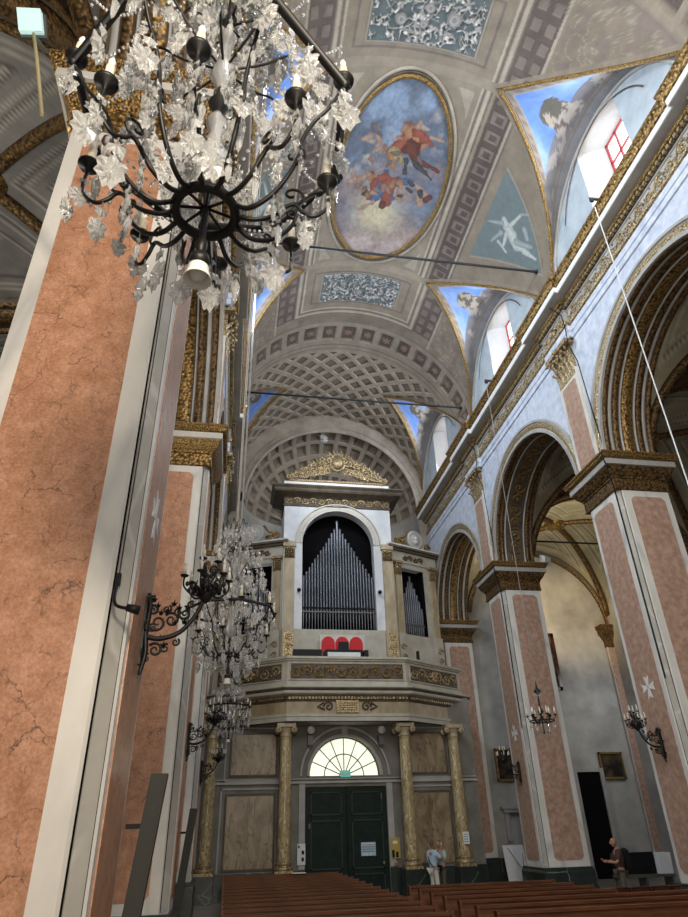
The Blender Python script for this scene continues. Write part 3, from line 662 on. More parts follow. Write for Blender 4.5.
col = mix(col, A_(0.55, 0.38, 0.36), np.clip((n2-0.5)*6, 0, 1)*np.clip(dv*1.8-0.9, 0, 1)*0.7)
wob = (n3-0.5)*1.9+(fbm(du*18, dv*24, 3, 3)-0.5)*0.9
RED, ORG, BLU, FLE, DKR, YEL, DKB = (0.40, 0.085, 0.045), (0.50, 0.22, 0.07), (0.09, 0.16, 0.33), (0.50, 0.30, 0.20), (0.20, 0.06, 0.04), (0.50, 0.40, 0.12), (0.09, 0.09, 0.10)
figs = [(-0.02, -0.30, 0.18, -0.50, 0.09, 0.15, RED), (0.16, -0.50, 0.36, -0.42, 0.12, 0.09, ORG), (0.26, -0.52, 0.46, -0.44, 0.07, 0.05, RED), (0.20, -0.36, 0.34, -0.24, 0.10, 0.07, DKR),
        (0.30, -0.26, 0.66, -0.20, 0.05, 0.025, DKR), (0.30, -0.22, 0.60, -0.10, 0.045, 0.02, DKB), (0.20, -0.22, 0.22, -0.10, 0.05, 0.03, DKB), (-0.02, -0.30, 0.12, -0.20, 0.07, 0.05, YEL),
        (-0.04, -0.26, 0.05, -0.12, 0.05, 0.03, ORG), (0.24, -0.58, 0.26, -0.60, 0.045, 0.045, FLE), (0.44, -0.50, 0.60, -0.50, 0.035, 0.02, FLE), (-0.16, -0.32, -0.28, -0.28, 0.06, 0.04, FLE), (-0.36, -0.42, -0.46, -0.40, 0.05, 0.03, FLE),
        (-0.06, 0.02, 0.08, 0.22, 0.12, 0.14, BLU), (-0.20, -0.02, 0.10, 0.02, 0.07, 0.09, RED), (0.04, 0.06, 0.06, 0.26, 0.10, 0.08, RED), (-0.16, 0.06, -0.20, 0.24, 0.06, 0.04, RED), (-0.02, 0.10, -0.12, 0.26, 0.07, 0.06, BLU),
        (-0.12, 0.28, -0.32, 0.38, 0.04, 0.02, FLE), (0.02, 0.28, 0.02, 0.32, 0.05, 0.05, DKR), (0.18, 0.02, 0.34, -0.02, 0.06, 0.04, BLU), (-0.28, 0.16, -0.24, 0.20, 0.06, 0.05, ORG), (0.22, 0.18, 0.24, 0.22, 0.06, 0.05, FLE),
        (-0.52, 0.04, -0.34, 0.00, 0.05, 0.05, FLE), (-0.50, -0.04, -0.46, 0.02, 0.05, 0.04, FLE), (0.42, 0.02, 0.58, 0.08, 0.05, 0.04, FLE), (0.52, 0.12, 0.56, 0.20, 0.05, 0.05, FLE), (0.62, 0.14, 0.66, 0.10, 0.04, 0.04, DKR)]
figs = [(a*1.25-0.02, b*1.0, c*1.25-0.02, d*1.0, e, f, k) for a, b, c, d, e, f, k in figs]
for q_ in range(34):
    x_, y_ = rng.choice((-0.42, 0.48, 0.1, 0.3, -0.2))+rng.normal(0, 0.14), rng.choice((0.06, -0.3, 0.1, -0.42))+rng.normal(0, 0.09); a_ = rng.uniform(0, 6.28); figs.append((x_, y_, x_+0.09*math.cos(a_), y_+0.06*math.sin(a_), 0.04, 0.022, [FLE, (0.34, 0.19, 0.15), (0.22, 0.16, 0.15), ORG, DKB, (0.42, 0.33, 0.30)][q_ % 6]))
uu, vv = du*1.0, dv*1.75
caps = [(a, b*1.75, c, d*1.75, e*1.15, f*1.15, k) for a, b, c, d, e, f, k in figs]
capsules(uu, vv, caps, col, None, wob)
col = col*0.72+0.28*col.mean(-1, keepdims=True); col *= (0.72+0.3*n3)[..., None]*(0.74+0.52*fbm(du*24+dv*6, dv*30, 14, 4))[..., None]
P = np.stack([XC+(RV-0.03)*np.sin(np.radians(th)), ye, ZV+(RV-0.03)*np.cos(np.radians(th))], -1)
root = thing('ceiling_fresco', 'large oval fresco of red and blue robed figures in clouds on the vault', 'painting', (0, 0, 0))
big_grid('painted_sky', P, M['fresco'], col, root)
def ovalring(a, b, r, mat, nm):
    m = MB(); pts = []
    for k in range(97):
        q = 2*PI*k/96; t_ = math.radians(0.6+a*math.cos(q)); pts.append((XC+(RV-0.02)*math.sin(t_), 14.75+b*math.sin(q), ZV+(RV-0.02)*math.cos(t_)))
    m.tube(pts, r, 6, False); m.build(nm, M[mat], root)
ovalring(22.4, 3.80, 0.09, 'gold_fine', 'gilded_frame'); ovalring(24.0, 4.06, 0.06, 'beige', 'outer_moulding'); ovalring(23.3, 3.94, 0.05, 'brown', 'dark_fillet')

# grey relief panels (trophies) in the bays either side of the oval
def relief_panel(y0, y1, a, seed, label, dense, big):
    r_ = np.random.default_rng(seed); n, m_ = 230, 120; uu, vv = np.meshgrid(np.linspace(-1, 1, n), np.linspace(-1, 1, m_), indexing='ij')
    asp = a*PI/180*RV; hy = (y1-y0)/2; X_, Y_ = uu*asp, vv*hy; col = np.broadcast_to(TEAL*0.75, uu.shape+(3,)).copy(); h = np.zeros(uu.shape); cs = []
    wx, wy = X_+0.18*(fbm(X_*3.1, Y_*3.1, seed+1)-0.5), Y_+0.18*(fbm(X_*3.3+7, Y_*3.3, seed+2)-0.5)
    sc_ = 3.4/big; n_a = fbm(wx*sc_, wy*sc_, seed+3, 3); n_b = fbm(wx*sc_*2.3, wy*sc_*2.3, seed+5, 3)
    body = np.clip((0.50-np.abs(n_a-0.47)*4.2), 0, 1)+np.clip(n_b-0.50, 0, 1)*1.5
    lum = np.clip(body*0.62+(n_b-0.5)*0.55, 0.0, 0.50); mask = np.clip((body-0.13)*9, 0, 1)
    col[:] = col*(1-mask[..., None])+(np.array((1.0, 0.97, 0.92))*(0.12+lum[..., None]))*mask[..., None]; h[:] = body*0.14*mask
    for q in range(dense):
        x = r_.uniform(-0.8, 0.8)*asp; y = r_.uniform(-0.7, 0.7)*hy; an = r_.uniform(0, PI); l = r_.uniform(0.15, 0.7)*big; w = r_.uniform(0.02, 0.05)*big; g = r_.uniform(0.24, 0.44)
        cs.append((x, y, x+l*math.cos(an), y+l*math.sin(an)*0.7, w, w*r_.uniform(0.3, 1), (g, g*0.97, g*0.92)))
    for q in range(4):
        x, y, rr = r_.uniform(-0.6, 0.6)*asp, r_.uniform(-0.4, 0.4)*hy, r_.uniform(0.16, 0.30)*big; cs.append((x, y, x, y+0.01, rr, rr, (0.30, 0.29, 0.28))); cs.append((x, y, x, y+0.01, rr*0.7, rr*0.7, (0.40, 0.39, 0.37))); cs.append((x, y, x, y+0.01, rr*0.3, rr*0.3, (0.26, 0.25, 0.24)))
    edge = np.minimum(asp*0.95-np.abs(X_), hy*0.92-np.abs(Y_))
    capsules(X_, Y_, cs, col, h, (fbm(X_*9, Y_*9, seed)-0.5)*0.8); k = edge < 0; col[k] = TEAL*0.75; h[k] = 0
    k = edge < -0.03; col[k] = LIGHT*0.75
    th = uu*a; R_ = RV-0.02-np.minimum(h, 0.10)*0.8
    P = np.stack([XC+R_*np.sin(np.radians(th)), (y0+y1)/2+Y_, ZV+R_*np.cos(np.radians(th))], -1)
    o = big_grid('relief_panel', P, M['fresco'], col); tag(o, label, 'relief', 'grey trophy reliefs on the vault', 'thing')
relief_panel(19.48, 21.22, 19.0, 3, 'small grey relief panel of trophies on the vault between oval fresco and flower band', 40, 0.55)
relief_panel(8.2, 10.02, 19.0, 5, 'grey trophy relief panel on the vault cut by the upper picture edge', 40, 0.8)

# pale painted angels in the triangles between the lunettes
for s, lab in ((1, 'pale painted angel on a teal triangle between two sunlit ceiling lunettes'), (-1, 'painted teal triangle with angel on the shaded side of the vault')):
    n, m_ = 130, 130; A, B = np.meshgrid(np.linspace(0, 1, n), np.linspace(-1, 1, m_), indexing='ij')
    th = 43+A*36; hw_ = 2.0*(1-A)+0.02       # widest towards the crown, narrowing to the springing
    yv = 14.7+B*hw_; X_ = B*hw_; Z_ = A*36*PI/180*RV
    col = np.broadcast_to(TEAL*1.05, th.shape+(3,)).copy(); ed = hw_*(1-np.abs(B)); k = (ed < 0.10); col[k] = LIGHT*0.7
    F = (0.50, 0.54, 0.52); D = (0.33, 0.38, 0.38); h = np.zeros(th.shape)
    cs = [(-0.1, 0.95, 0.15, 1.55, 0.20, 0.17, F), (0.15, 1.5, 0.0, 2.2, 0.15, 0.08, F), (0.05, 1.5, -0.22, 2.1, 0.13, 0.07, D), (0.0, 2.2, -0.1, 2.5, 0.07, 0.04, F), (-0.15, 0.85, -0.22, 0.72, 0.11, 0.11, F),
          (-0.2, 1.0, -0.75, 1.2, 0.08, 0.05, F), (-0.75, 1.2, -0.95, 1.5, 0.05, 0.03, D), (0.1, 1.0, 0.55, 1.1, 0.08, 0.05, F), (0.2, 0.8, 0.65, 0.6, 0.10, 0.04, D), (-0.1, 0.7, 0.15, 0.2, 0.09, 0.03, D), (0.5, 0.85, 0.6, 1.3, 0.07, 0.04, F), (-0.45, 1.55, -0.3, 1.8, 0.1, 0.08, D)]
    capsules(X_, Z_, [(a*1.2, b*1.12-0.1, c*1.2, d*1.12-0.1, e*1.15, f*1.15, k_) for a, b, c, d, e, f, k_ in cs], col, h, (fbm(X_*7, Z_*7, 2)-0.5)*0.8)
    P = np.stack([XC+s*(RV-0.015)*np.sin(np.radians(th)), yv, ZV+(RV-0.015)*np.cos(np.radians(th))], -1)
    o = big_grid('painted_angel', P, M['fresco'], col); tag(o, lab, 'painting', None, 'thing')

# ------------------------------------------------------------------ end wall over the organ, half dome with coffers
b = MB(); RA = 4.78; ZA = 17.35; XA = 4.75; n = 60
inner = [(XA-RA*math.cos(PI*i/n), YEND, ZA+RA*math.sin(PI*i/n)) for i in range(n+1)]
outer = [(XC-5.6*math.cos(PI*i/n), YEND, ZV+5.6*math.sin(PI*i/n)) for i in range(n+1)]
b.grid([inner, outer], False)
b.box(XL-0.1, XA-RA, YEND, YEND+0.3, 0, 17.9); b.box(XA+RA, XR+0.1, YEND, YEND+0.3, 0, 17.9); structure(b, 'wall_far', M['beige'])
m = MB(); m.tube([(x, y-0.03, z) for x, y, z in inner], 0.10, 6); m.tube([(XA-(RA+0.3)*math.cos(PI*i/n), YEND-0.02, ZA+(RA+0.3)*math.sin(PI*i/n)) for i in range(n+1)], 0.05, 6); structure(m, 'trim_3', M['beige'])
ph = np.linspace(0, PI, 300); be = np.linspace(0, PI/2, 130); PHI, BE = np.meshgrid(ph, be, indexing='ij')
q = saw(PHI/PI*17, 1.0); w = saw(BE/(PI/2)*6, 1.0)
col = np.broadcast_to(BEIGE2*0.95, PHI.shape+(3,)).copy(); dep = np.zeros(PHI.shape)
k = (np.abs(q-0.5) < 0.33) & (np.abs(w-0.5) < 0.34) & (BE < 1.32); col[k] = BEIGE*0.7; dep[k] = 0.10
k = (np.abs(q-0.5) < 0.24) & (np.abs(w-0.5) < 0.24) & (BE < 1.32); col[k] = BEIGE*0.85; dep[k] = 0.16
st = fbm(PHI*6, BE*5, 12); col *= (0.75+0.5*st)[..., None]
k = (np.hypot((PHI-1.50)*4.5, (BE-0.16)*4.5) < 0.32+0.75*(fbm(PHI*9, BE*12, 4)-0.5)); col[k] = (0.62, 0.62, 0.60)
Rd = RA+dep
P = np.stack([XA-Rd*np.cos(PHI)*np.cos(BE), YEND+3.6*np.sin(BE)+dep, ZA+Rd*np.sin(PHI)*np.cos(BE)], -1)
o = big_grid('ceiling_apse', P, M['vault'], col); o['kind'] = 'structure'
b = MB(); b.grid([[(XA-RA*math.cos(a), YEND+3.6*math.sin(a), z) for z in (8.0, ZA)] for a in np.linspace(0, PI, 30)], True); structure(b, 'wall_apse', M['plaster'])

# ------------------------------------------------------------------ aisle vaults
AB = [(-2.9, 6.15), (6.15, 14.8), (14.8, 23.2), (23.2, 31.0)]
for side, X0, s in SIDES:
    xa, xb = X0+s*PT, X0+s*9.3; xc = (xa+xb)/2; a_ = abs(xb-xa)/2
    for i, (y0, y1) in enumerate(AB):
        yc, b_ = (y0+y1)/2, (y1-y0)/2-0.55; n = 81
        xs = np.linspace(-1, 1, n)*a_; ys = np.linspace(-1, 1, n)*b_; X_, Y_ = np.meshgrid(xs, ys, indexing='ij'); H = 4.1
        zx = H*np.sqrt(np.clip(1-(X_/a_)**2, 0, 1)); zy = H*np.sqrt(np.clip(1-(Y_/b_)**2, 0, 1)); Z_ = np.maximum(zx, zy)
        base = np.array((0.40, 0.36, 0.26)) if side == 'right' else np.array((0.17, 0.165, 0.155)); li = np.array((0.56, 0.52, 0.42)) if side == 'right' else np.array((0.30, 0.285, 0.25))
        col = np.broadcast_to(base, X_.shape+(3,)).copy(); d = np.abs(np.abs(X_/a_)-np.abs(Y_/b_))*2.6; top = np.maximum(np.abs(X_/a_), np.abs(Y_/b_))
        fr = np.minimum(d, (1-np.abs(top-0.0)*0.98)*4)
        for lo, hi, c in ((0.42, 0.50, li), (0.50, 0.56, base*0.5), (0.62, 0.68, li), (0.95, 1.0, base*0.5), (1.0, 1.06, li)): col[(fr > lo) & (fr < hi)] = c
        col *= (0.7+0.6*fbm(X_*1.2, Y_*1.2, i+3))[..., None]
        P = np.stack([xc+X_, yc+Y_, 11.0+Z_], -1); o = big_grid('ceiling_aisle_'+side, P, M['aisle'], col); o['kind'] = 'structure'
        m = MB()
        for sg in (1, -1):
            m.tube([(xc+a_*t, yc+sg*b_*t, 10.96+H*math.sqrt(max(0, 1-t*t))) for t in np.linspace(-0.99, 0.99, 50)], 0.15, 8)
        m.build('gilded_rib', M['gold_dim'], o)
        m = MB(); zc_ = 11+H; m.lathe([(0.0, -0.30), (0.16, -0.28), (0.24, -0.2), (0.42, -0.17), (0.5, -0.08), (0.55, 0.0)], (xc, yc, zc_), 20)
        for k_ in range(8):
            an = k_*PI/4; m.ball((xc+0.4*math.cos(an), yc+0.4*math.sin(an), zc_-0.16), 0.09, 6)
        m.build('ceiling_boss', M['gold_fine'], o)
    for yp in PIER_Y:
        for (ya, yb, hh, mt, nm) in ((yp-0.62, yp+0.62, 0.0, 'brown', 'transverse_arch'), (yp-0.60, yp-0.42, 0.07, 'gold_dim', 'gilded_band'), (yp+0.42, yp+0.60, 0.07, 'gold_dim', 'gilded_band'), (yp-0.3, yp+0.3, 0.05, 'gold_dim', 'leaf_band')):
            m = MB(); rows = []
            for t in np.linspace(0, PI, 40):
                q_ = a_-hh; zz = 11.0+(3.9-hh)*math.sin(t); x = xc-q_*math.cos(t); xo, zo = xc-(a_+0.02)*math.cos(t), 11.0+4.3*math.sin(t)
                rows.append([(xo, ya, zo), (x, ya, zz), (x, (ya+yb)/2, zz-0.02), (x, yb, zz), (xo, yb, zo)])
            m.grid(rows, True)
            if nm == 'transverse_arch': ta = structure(m, 'trim_aisle_arch_'+side, M[mt])
            else: m.build(nm, M[mt], ta)
        # wall pier with moulded capital
        m = MB(); xw = X0+s*9.3
        m.box(*sorted((xw, xw-s*0.35)), yp-0.6, yp+0.6, 0, 10.0); o = structure(m, 'wall_pier_'+side, M['pink_pale'])
        m = MB()
        for q_ in (-0.6, 0.48): m.box(*sorted((xw-s*0.34, xw-s*0.37)), yp+q_, yp+q_+0.12, 0.9, 10.0)
        m.build('white_border', M['white'], o)
        m = MB(); plan_sweep(m, xw-s*0.35, s, yp, [(0.0, 9.9), (0.05, 9.95), (0.05, 10.2), (0.2, 10.5), (0.28, 10.55), (0.28, 10.75), (0.36, 10.85), (0.36, 11.0), (0, 11.01)], 0.6, 0.35); m.build('capital', M['gold_dim'], o)

# ------------------------------------------------------------------ entrance wall under the organ gallery
YW = 27.7
FC, FR, FZ = 4.58, 1.42, 3.98       # fanlight centre, radius, springing height
b = MB()
ap = [(FC-FR*math.cos(PI*i/40), FZ+FR*math.sin(PI*i/40)) for i in range(41)]
b.grid([[(x, YW, z) for x, z in ap], [(x, YW, 6.9) for x, z in ap]], False)
for x0, x1, z0, z1 in ((XL, FC-FR, 3.6, 6.9), (FC+FR, XR, 3.6, 6.9), (XL, 3.0, 0, 3.6), (6.2, XR, 0, 3.6), (FC-FR, FC+FR, 3.6, FZ)):
    b.add([(x0, YW, z0), (x1, YW, z0), (x1, YW, z1), (x0, YW, z1)], [(0, 1, 2, 3)])
b.grid([[(x, YW, z) for x, z in ap], [(x, YW+0.5, z) for x, z in ap]], True)
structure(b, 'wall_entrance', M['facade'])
m = MB()
for r1, r2, d in ((FR, FR+0.10, 0.08), (FR+0.30, FR+0.38, 0.10)):
    m.grid([[(FC-q*math.cos(a), YW-dd_, FZ+q*math.sin(a)) for q, dd_ in ((r1, 0), (r1, d), (r2, d), (r2, 0))] for a in np.linspace(0, PI, 40)], False)
m.box(XL, XR, YW-0.10, YW, 3.72, 3.80); m.box(XL, XR, YW-0.07, YW, 3.86, 3.90)
m.prism([(-0.10, 0), (0.10, 0), (0.17, 0.52), (-0.17, 0.52)], (FC, YW, FZ+FR+0.02), (1, 0, 0), (0, 0, 1), (0, -0.16, 0))
for x0, x1 in ((2.75, 2.98), (6.22, 6.45)): m.box(x0, x1, YW-0.06, YW, 0.9, 3.72)
structure(m, 'trim_4', M['grey_stone'])
m = MB(); m.box(XL, 2.98, YW-0.12, YW, 0, 0.86); m.box(6.22, XR, YW-0.12, YW, 0, 0.86); structure(m, 'baseboard_entrance', M['dark_marble'])
# fanlight window
m = MB()
for k in range(9):
    a = PI*k/8; m.tube([(FC+0.16*math.cos(a), YW+0.25, FZ+0.16*math.sin(a)), (FC+FR*math.cos(a), YW+0.25, FZ+FR*math.sin(a))], 0.018, 4)
for r_ in (0.18, 0.80, FR-0.02): m.tube([(FC-r_*math.cos(a), YW+0.25, FZ+r_*math.sin(a)) for a in np.linspace(0, PI, 30)], 0.02, 4)
w = structure(m, 'window_9', M['brown'])
m = MB(); m.add([(FC-FR*math.cos(a), YW+0.3, FZ+FR*math.sin(a)) for a in np.linspace(0, PI, 40)], [tuple(range(40))]); m.build('fanlight_glass', M['fan_glass'], w)
# double door
root = bpy.data.objects.new('door_1', None); COL.objects.link(root); root['kind'] = 'structure'
for nm, x0, x1 in (('left', 3.02, 4.58), ('right', 4.62, 6.18)):
    m = MB(); m.box(x0, x1, YW+0.02, YW+0.10, 0.0, 3.58); leaf = m.build('door_leaf', M['door_green'], root)
    for z0, z1 in ((2.62, 3.42), (0.86, 2.46), (0.12, 0.72)):
        m = MB()
        a0, a1 = x0+0.18, x1-0.16
        for q in ((a0, a1, z0, z0+0.05), (a0, a1, z1-0.05, z1), (a0, a0+0.05, z0, z1), (a1-0.05, a1, z0, z1)): m.box(q[0], q[1], YW-0.015, YW+0.02, q[2], q[3])
        m.build('door_moulding', M['door_edge'], leaf)
m = MB(); m.box(2.95, 6.25, YW+0.11, YW+0.16, -0.05, 3.7); m.build('door_backing', M['door_green'], root)  # added panel blocking light through the gap between the leaves
m = MB(); m.ball((5.98, YW-0.02, 1.02), 0.05, 8); m.build('door_knob', M['gold_pale'], root)
m = MB(); m.box(3.13, 3.19, YW-0.03, YW+0.02, 2.2, 2.36); m.box(5.98, 6.02, YW-0.03, YW+0.02, 3.15, 3.35); m.build('door_bolt', M['grey_metal'], root)
# notices and small fittings
def sheet(name, label, cat, x0, x1, z0, z1, mat, marks, y=None):
    y = YW-0.02 if y is None else y; r_ = thing(name, label, cat, ((x0+x1)/2, y, z0))
    m = MB(); m.box(x0, x1, y-0.02, y, z0, z1); wpart(m, 'sheet', mat, r_)
    for nm, mt, boxes in marks:
        m = MB()
        for bx in boxes: m.box(bx[0], bx[1], y-0.026, y-0.02, bx[2], bx[3])
        wpart(m, nm, mt, r_)
    return r_
sheet('notice', 'blue and white notice stuck on the right leaf of the green door', 'notice', 5.12, 5.68, 1.26, 1.70, M['sign_blue'],
      [('printed_lines', M['black'], [(5.15, 5.65, 1.40+0.07*k, 1.415+0.07*k) for k in range(4)]), ('printed_band', M['paper'], [(5.15, 5.65, 1.60, 1.66), (5.2, 5.24, 1.29, 1.34), (5.3, 5.36, 1.29, 1.34), (5.45, 5.52, 1.29, 1.34)])])
sheet('wall_notice', 'white notice sheet on the grey wall left of the green door', 'notice', 2.70, 3.00, 1.05, 1.72, M['paper'],
      [('printed_square', M['black'], [(2.86, 2.96, 1.38, 1.50), (2.86, 2.95, 1.16, 1.28), (2.73, 2.79, 1.58, 1.66)])], YW-0.08)
sheet('offering_box', 'yellow box with dark grille on the wall right of the green door', 'box', 6.25, 6.62, 1.15, 1.82, M['sign_yellow'],
      [('dark_opening', M['black'], [(6.29, 6.39, 1.18, 1.42), (6.44, 6.54, 1.18, 1.36)]), ('pale_label', M['paper'], [(6.34, 6.52, 1.62, 1.72)])], YW-0.08)
m = MB(); m.ball((6.44, YW-0.1, 0.98), 0.09, 8); m.ball((6.44, YW-0.16, 1.0), 0.05, 6); tag(m.build('door_bell', M['pink_pale']), 'small round reddish fitting below the yellow box', 'fitting', None, 'thing')
r_ = sheet('exit_sign', 'small green exit sign at the foot of the fanlight', 'sign', FC-0.20, FC+0.20, 3.92, 4.16, M['sign_teal'], [('arrow_mark', M['paper'], [(FC-0.12, FC-0.04, 3.97, 4.10), (FC+0.0, FC+0.12, 4.02, 4.05)])], YW-0.1)
m = MB(); m.prism([(0, -0.05), (0.06, 0), (0, 0.05)], (FC+0.1, YW-0.12, 4.035), (1, 0, 0), (0, 0, 1), (0, -0.006, 0)); wpart(m, 'arrow_head', M['paper'], r_)
# marbled panels
for nm, x0, x1, z0, z1, lab in (('breccia_slab', 0.02, 1.78, 0.98, 3.34, 'tall brown veined marble panel between the left gilded columns'), ('breccia_slab', 0.10, 1.82, 4.06, 5.5, 'upper grey brown marble panel left of the fanlight, below the gallery'),
                            ('breccia_slab', 7.25, 8.75, 0.98, 3.34, 'tall brown marble panel behind the two standing men'), ('breccia_slab', 7.25, 8.75, 4.06, 5.5, 'upper brown marble panel right of the fanlight, below the gallery')):
    r_ = thing(nm, lab, 'panel', ((x0+x1)/2, YW, z0), 0, 'marbled panels under the gallery')
    m = MB(); m.box(x0, x1, YW-0.03, YW+0.0, z0, z1); wpart(m, 'stone_slab', M['breccia'], r_)
    m = MB(); fr = 0.07
    for q in ((x0-fr, x1+fr, z0-fr, z0), (x0-fr, x1+fr, z1, z1+fr), (x0-fr, x0, z0, z1), (x1, x1+fr, z0, z1)): m.box(q[0], q[1], YW-0.06, YW, q[2], q[3])
    wpart(m, 'dark_frame', M['brown'], r_)
    m = MB(); fr2 = 0.26
    for q in ((x0-fr2, x1+fr2, z0-fr2, z0-fr2+0.06), (x0-fr2, x1+fr2, z1+fr2-0.06, z1+fr2), (x0-fr2, x0-fr2+0.06, z0-fr2, z1+fr2), (x1+fr2-0.06, x1+fr2, z0-fr2, z1+fr2)):
        m.box(q[0], q[1], YW-0.05, YW, max(q[2], 0.87), min(q[3], 5.74))
    wpart(m, 'stone_frame', M['grey_stone'], r_)
# columns
col_lab = ['gilded veined column at the far left end of the gallery', 'gilded veined column just left of the green door', 'gilded veined column just right of the green door', 'gilded veined column with a paper notice, right end of the gallery']
proto = None
for k, (x, y) in enumerate(((-0.66, 27.25), (2.13, 26.75), (6.84, 26.75), (9.02, 27.25))):
    if proto is None:
        proto = thing('marble_column', col_lab[0], 'column', (x, y, 0), 0, 'gilded columns under the gallery')
        m = MB(); m.lathe([(0.36, 0), (0.36, 0.80), (0.0, 0.81)], (0, 0, 0), 4); m = MB(); m.box(-0.36, 0.36, -0.36, 0.36, 0, 0.84); m.build('pedestal', M['dark_marble'], proto)
        m = MB(); m.box(-0.33, 0.33, -0.33, 0.33, 0.84, 0.93); m.lathe([(0.33, 0.93), (0.36, 0.98), (0.33, 1.04), (0.27, 1.06), (0.27, 1.10), (0.31, 1.13), (0.29, 1.18), (0.24, 1.20)], (0, 0, 0), 24); m.build('base', M['gold_pale'], proto)
        m = MB(); m.lathe([(0.235, 1.19), (0.24, 1.6), (0.235, 2.6), (0.215, 4.2), (0.20, 5.30)], (0, 0, 0), 28); m.build('shaft', M['column'], proto)
        m = MB(); m.lathe([(0.20, 5.28), (0.23, 5.30), (0.23, 5.34), (0.21, 5.36), (0.22, 5.46), (0.29, 5.56), (0.30, 5.6)], (0, 0, 0), 24); m.box(-0.36, 0.36, -0.33, 0.33, 5.62, 5.76)
        for sx in (-1, 1):
            for yy_ in (-0.30, 0.24): m.lathe([(0.03, -0.03), (0.10, -0.02), (0.13, 0.03), (0.10, 0.08), (0.03, 0.09)], (sx*0.30, yy_, 5.53), 12, (0, 1, 0))
        m.build('capital', M['ochre'], proto); o = proto
    else: o = copy_tree(proto)
    o.location = (x, y, 0); o['label'] = col_lab[k]
sheet('paper_notice', 'small white paper notice fixed to the rightmost gilded column', 'notice', 8.93, 9.17, 1.55, 1.95, M['paper'], [('printed_lines', M['black'], [(8.96, 9.12, 1.62+0.08*k, 1.635+0.08*k) for k in range(4)])], 26.97)

# ------------------------------------------------------------------ organ gallery
GP = [(-0.88, 28.3), (2.10, 26.25), (6.98, 26.25), (9.98, 28.3)]
root = thing('organ_gallery', 'projecting cream organ gallery with gilded scroll panels over the entrance', 'balcony', (4.55, 26.3, 5.8))
def gsweep(name, prof, mat, par=root, path=GP):
    m = MB(); m.sweep(path, prof); return wpart(m, name, M[mat], par)
m = MB(); m.add([(x, y, 5.80) for x, y in [(-0.88, 27.7)]+GP+[(9.98, 27.7)]], [(0, 1, 2, 3, 4, 5)]); m.add([(x, y, 7.3) for x, y in [(-0.88, 31)]+GP+[(9.98, 31)]], [(0, 1, 2, 3, 4, 5)]); wpart(m, 'gallery_floor', M['grey_stone'], root)
gsweep('architrave', [(-0.25, 5.80), (0.0, 5.80), (0.0, 5.96), (0.03, 5.97), (0.03, 6.06), (-0.02, 6.08)], 'cream')
gsweep('marble_frieze', [(-0.03, 6.07), (-0.03, 6.52), (-0.03, 6.53)], 'ochre')
gsweep('bed_moulding', [(-0.02, 6.52), (0.04, 6.54), (0.04, 6.58), (0.08, 6.60), (0.08, 6.70), (0.0, 6.71)], 'brown')
gsweep('cornice', [(0.05, 6.70), (0.34, 6.76), (0.36, 6.80), (0.36, 6.90), (0.42, 6.98), (0.42, 7.04), (0.0, 7.06)], 'cream')
gsweep('cornice_shadow_band', [(0.36, 6.87), (0.43, 6.95), (0.43, 6.99), (0.36, 6.98)], 'brown')
gsweep('parapet', [(-0.02, 7.05), (0.02, 7.05), (0.02, 7.28), (-0.02, 7.30), (-0.02, 8.06), (0.05, 8.08), (0.05, 8.12), (0.12, 8.15), (0.12, 8.24), (-0.25, 8.25), (-0.25, 7.3)], 'cream')
m = MB()
for i in range(3):
    a, b_ = Vector(GP[i]), Vector(GP[i+1]); L = (b_-a).length; d = (b_-a)/L; nrm = Vector((d.y, -d.x))
    for q in np.arange(0.1, L-0.05, 0.13):
        c = a+d*q+nrm*0.10; m.obox((c.x, c.y, 6.645), (d.x*0.04, d.y*0.04, 0), (nrm.x*0.035, nrm.y*0.035, 0), (0, 0, 0.05))
    wpart(m, 'dentil_trim', M['gold_pale'], root); m = MB()
for i in range(3):
    a, b_ = Vector(GP[i]), Vector(GP[i+1]); L = (b_-a).length; d = (b_-a)/L; nrm = Vector((d.y, -d.x)); ins = 0.12 if i == 1 else 0.25
    o3 = Vector((a.x+d.x*ins+nrm.x*-0.018, a.y+d.y*ins-nrm.y*0.018*1, 7.36)); dx = Vector((d.x, d.y, 0)); nn = Vector((nrm.x, nrm.y, 0)); LL = L-2*ins
    o3 = Vector((a.x, a.y, 7.36))+dx*ins-nn*0.02
    m = MB(); m.prism([(0, 0), (LL, 0), (LL, 0.62), (0, 0.62)], o3, dx, (0, 0, 1), nn*0.012); pan = wpart(m, 'scroll_panel', M['brown'], root)
    m = MB()
    for q in ((0, LL, -0.03, 0.01), (0, LL, 0.61, 0.65), (-0.03, 0.01, 0, 0.62), (LL-0.01, LL+0.03, 0, 0.62)):
        m.prism([(q[0], q[2]), (q[1], q[2]), (q[1], q[3]), (q[0], q[3])], o3, dx, (0, 0, 1), nn*0.04)
    wpart(m, 'panel_frame', M['cream'], root)
    m = MB(); rinceau(m, o3+Vector((0, 0, 0.04)), dx, (0, 0, 1), LL, 0.54, 0.030, nn, 10 if i == 1 else 6, 0.035)
    wpart(m, 'gilded_scroll', M['gold_fine' if i == 1 else 'gold_pale'], root)
    if i != 1:
        m = MB(); c = o3+dx*LL*0.5+Vector((0, 0, 0.31))+nn*0.05
        for k in range(8):
            an = k*PI/4; m.ball(c+dx*0.17*math.cos(an)+Vector((0, 0, 0.17*math.sin(an))), 0.09, 6)
        m.ball(c+nn*0.03, 0.10, 8); wpart(m, 'gilded_rosette', M['gold_pale'], root)
m = MB(); m.box(4.05, 4.95, 26.18, 26.30, 6.10, 6.56); pl = wpart(m, 'plaque', M['gold_pale'], root); pl['label'] = 'pale gilded plaque'
m = MB()
for k in range(4): m.box(4.14, 4.86, 26.172, 26.18, 6.18+0.085*k, 6.205+0.085*k)
o = wpart(m, 'engraved_lines', M['brown'], pl); o.location = (0, 0, 0); 
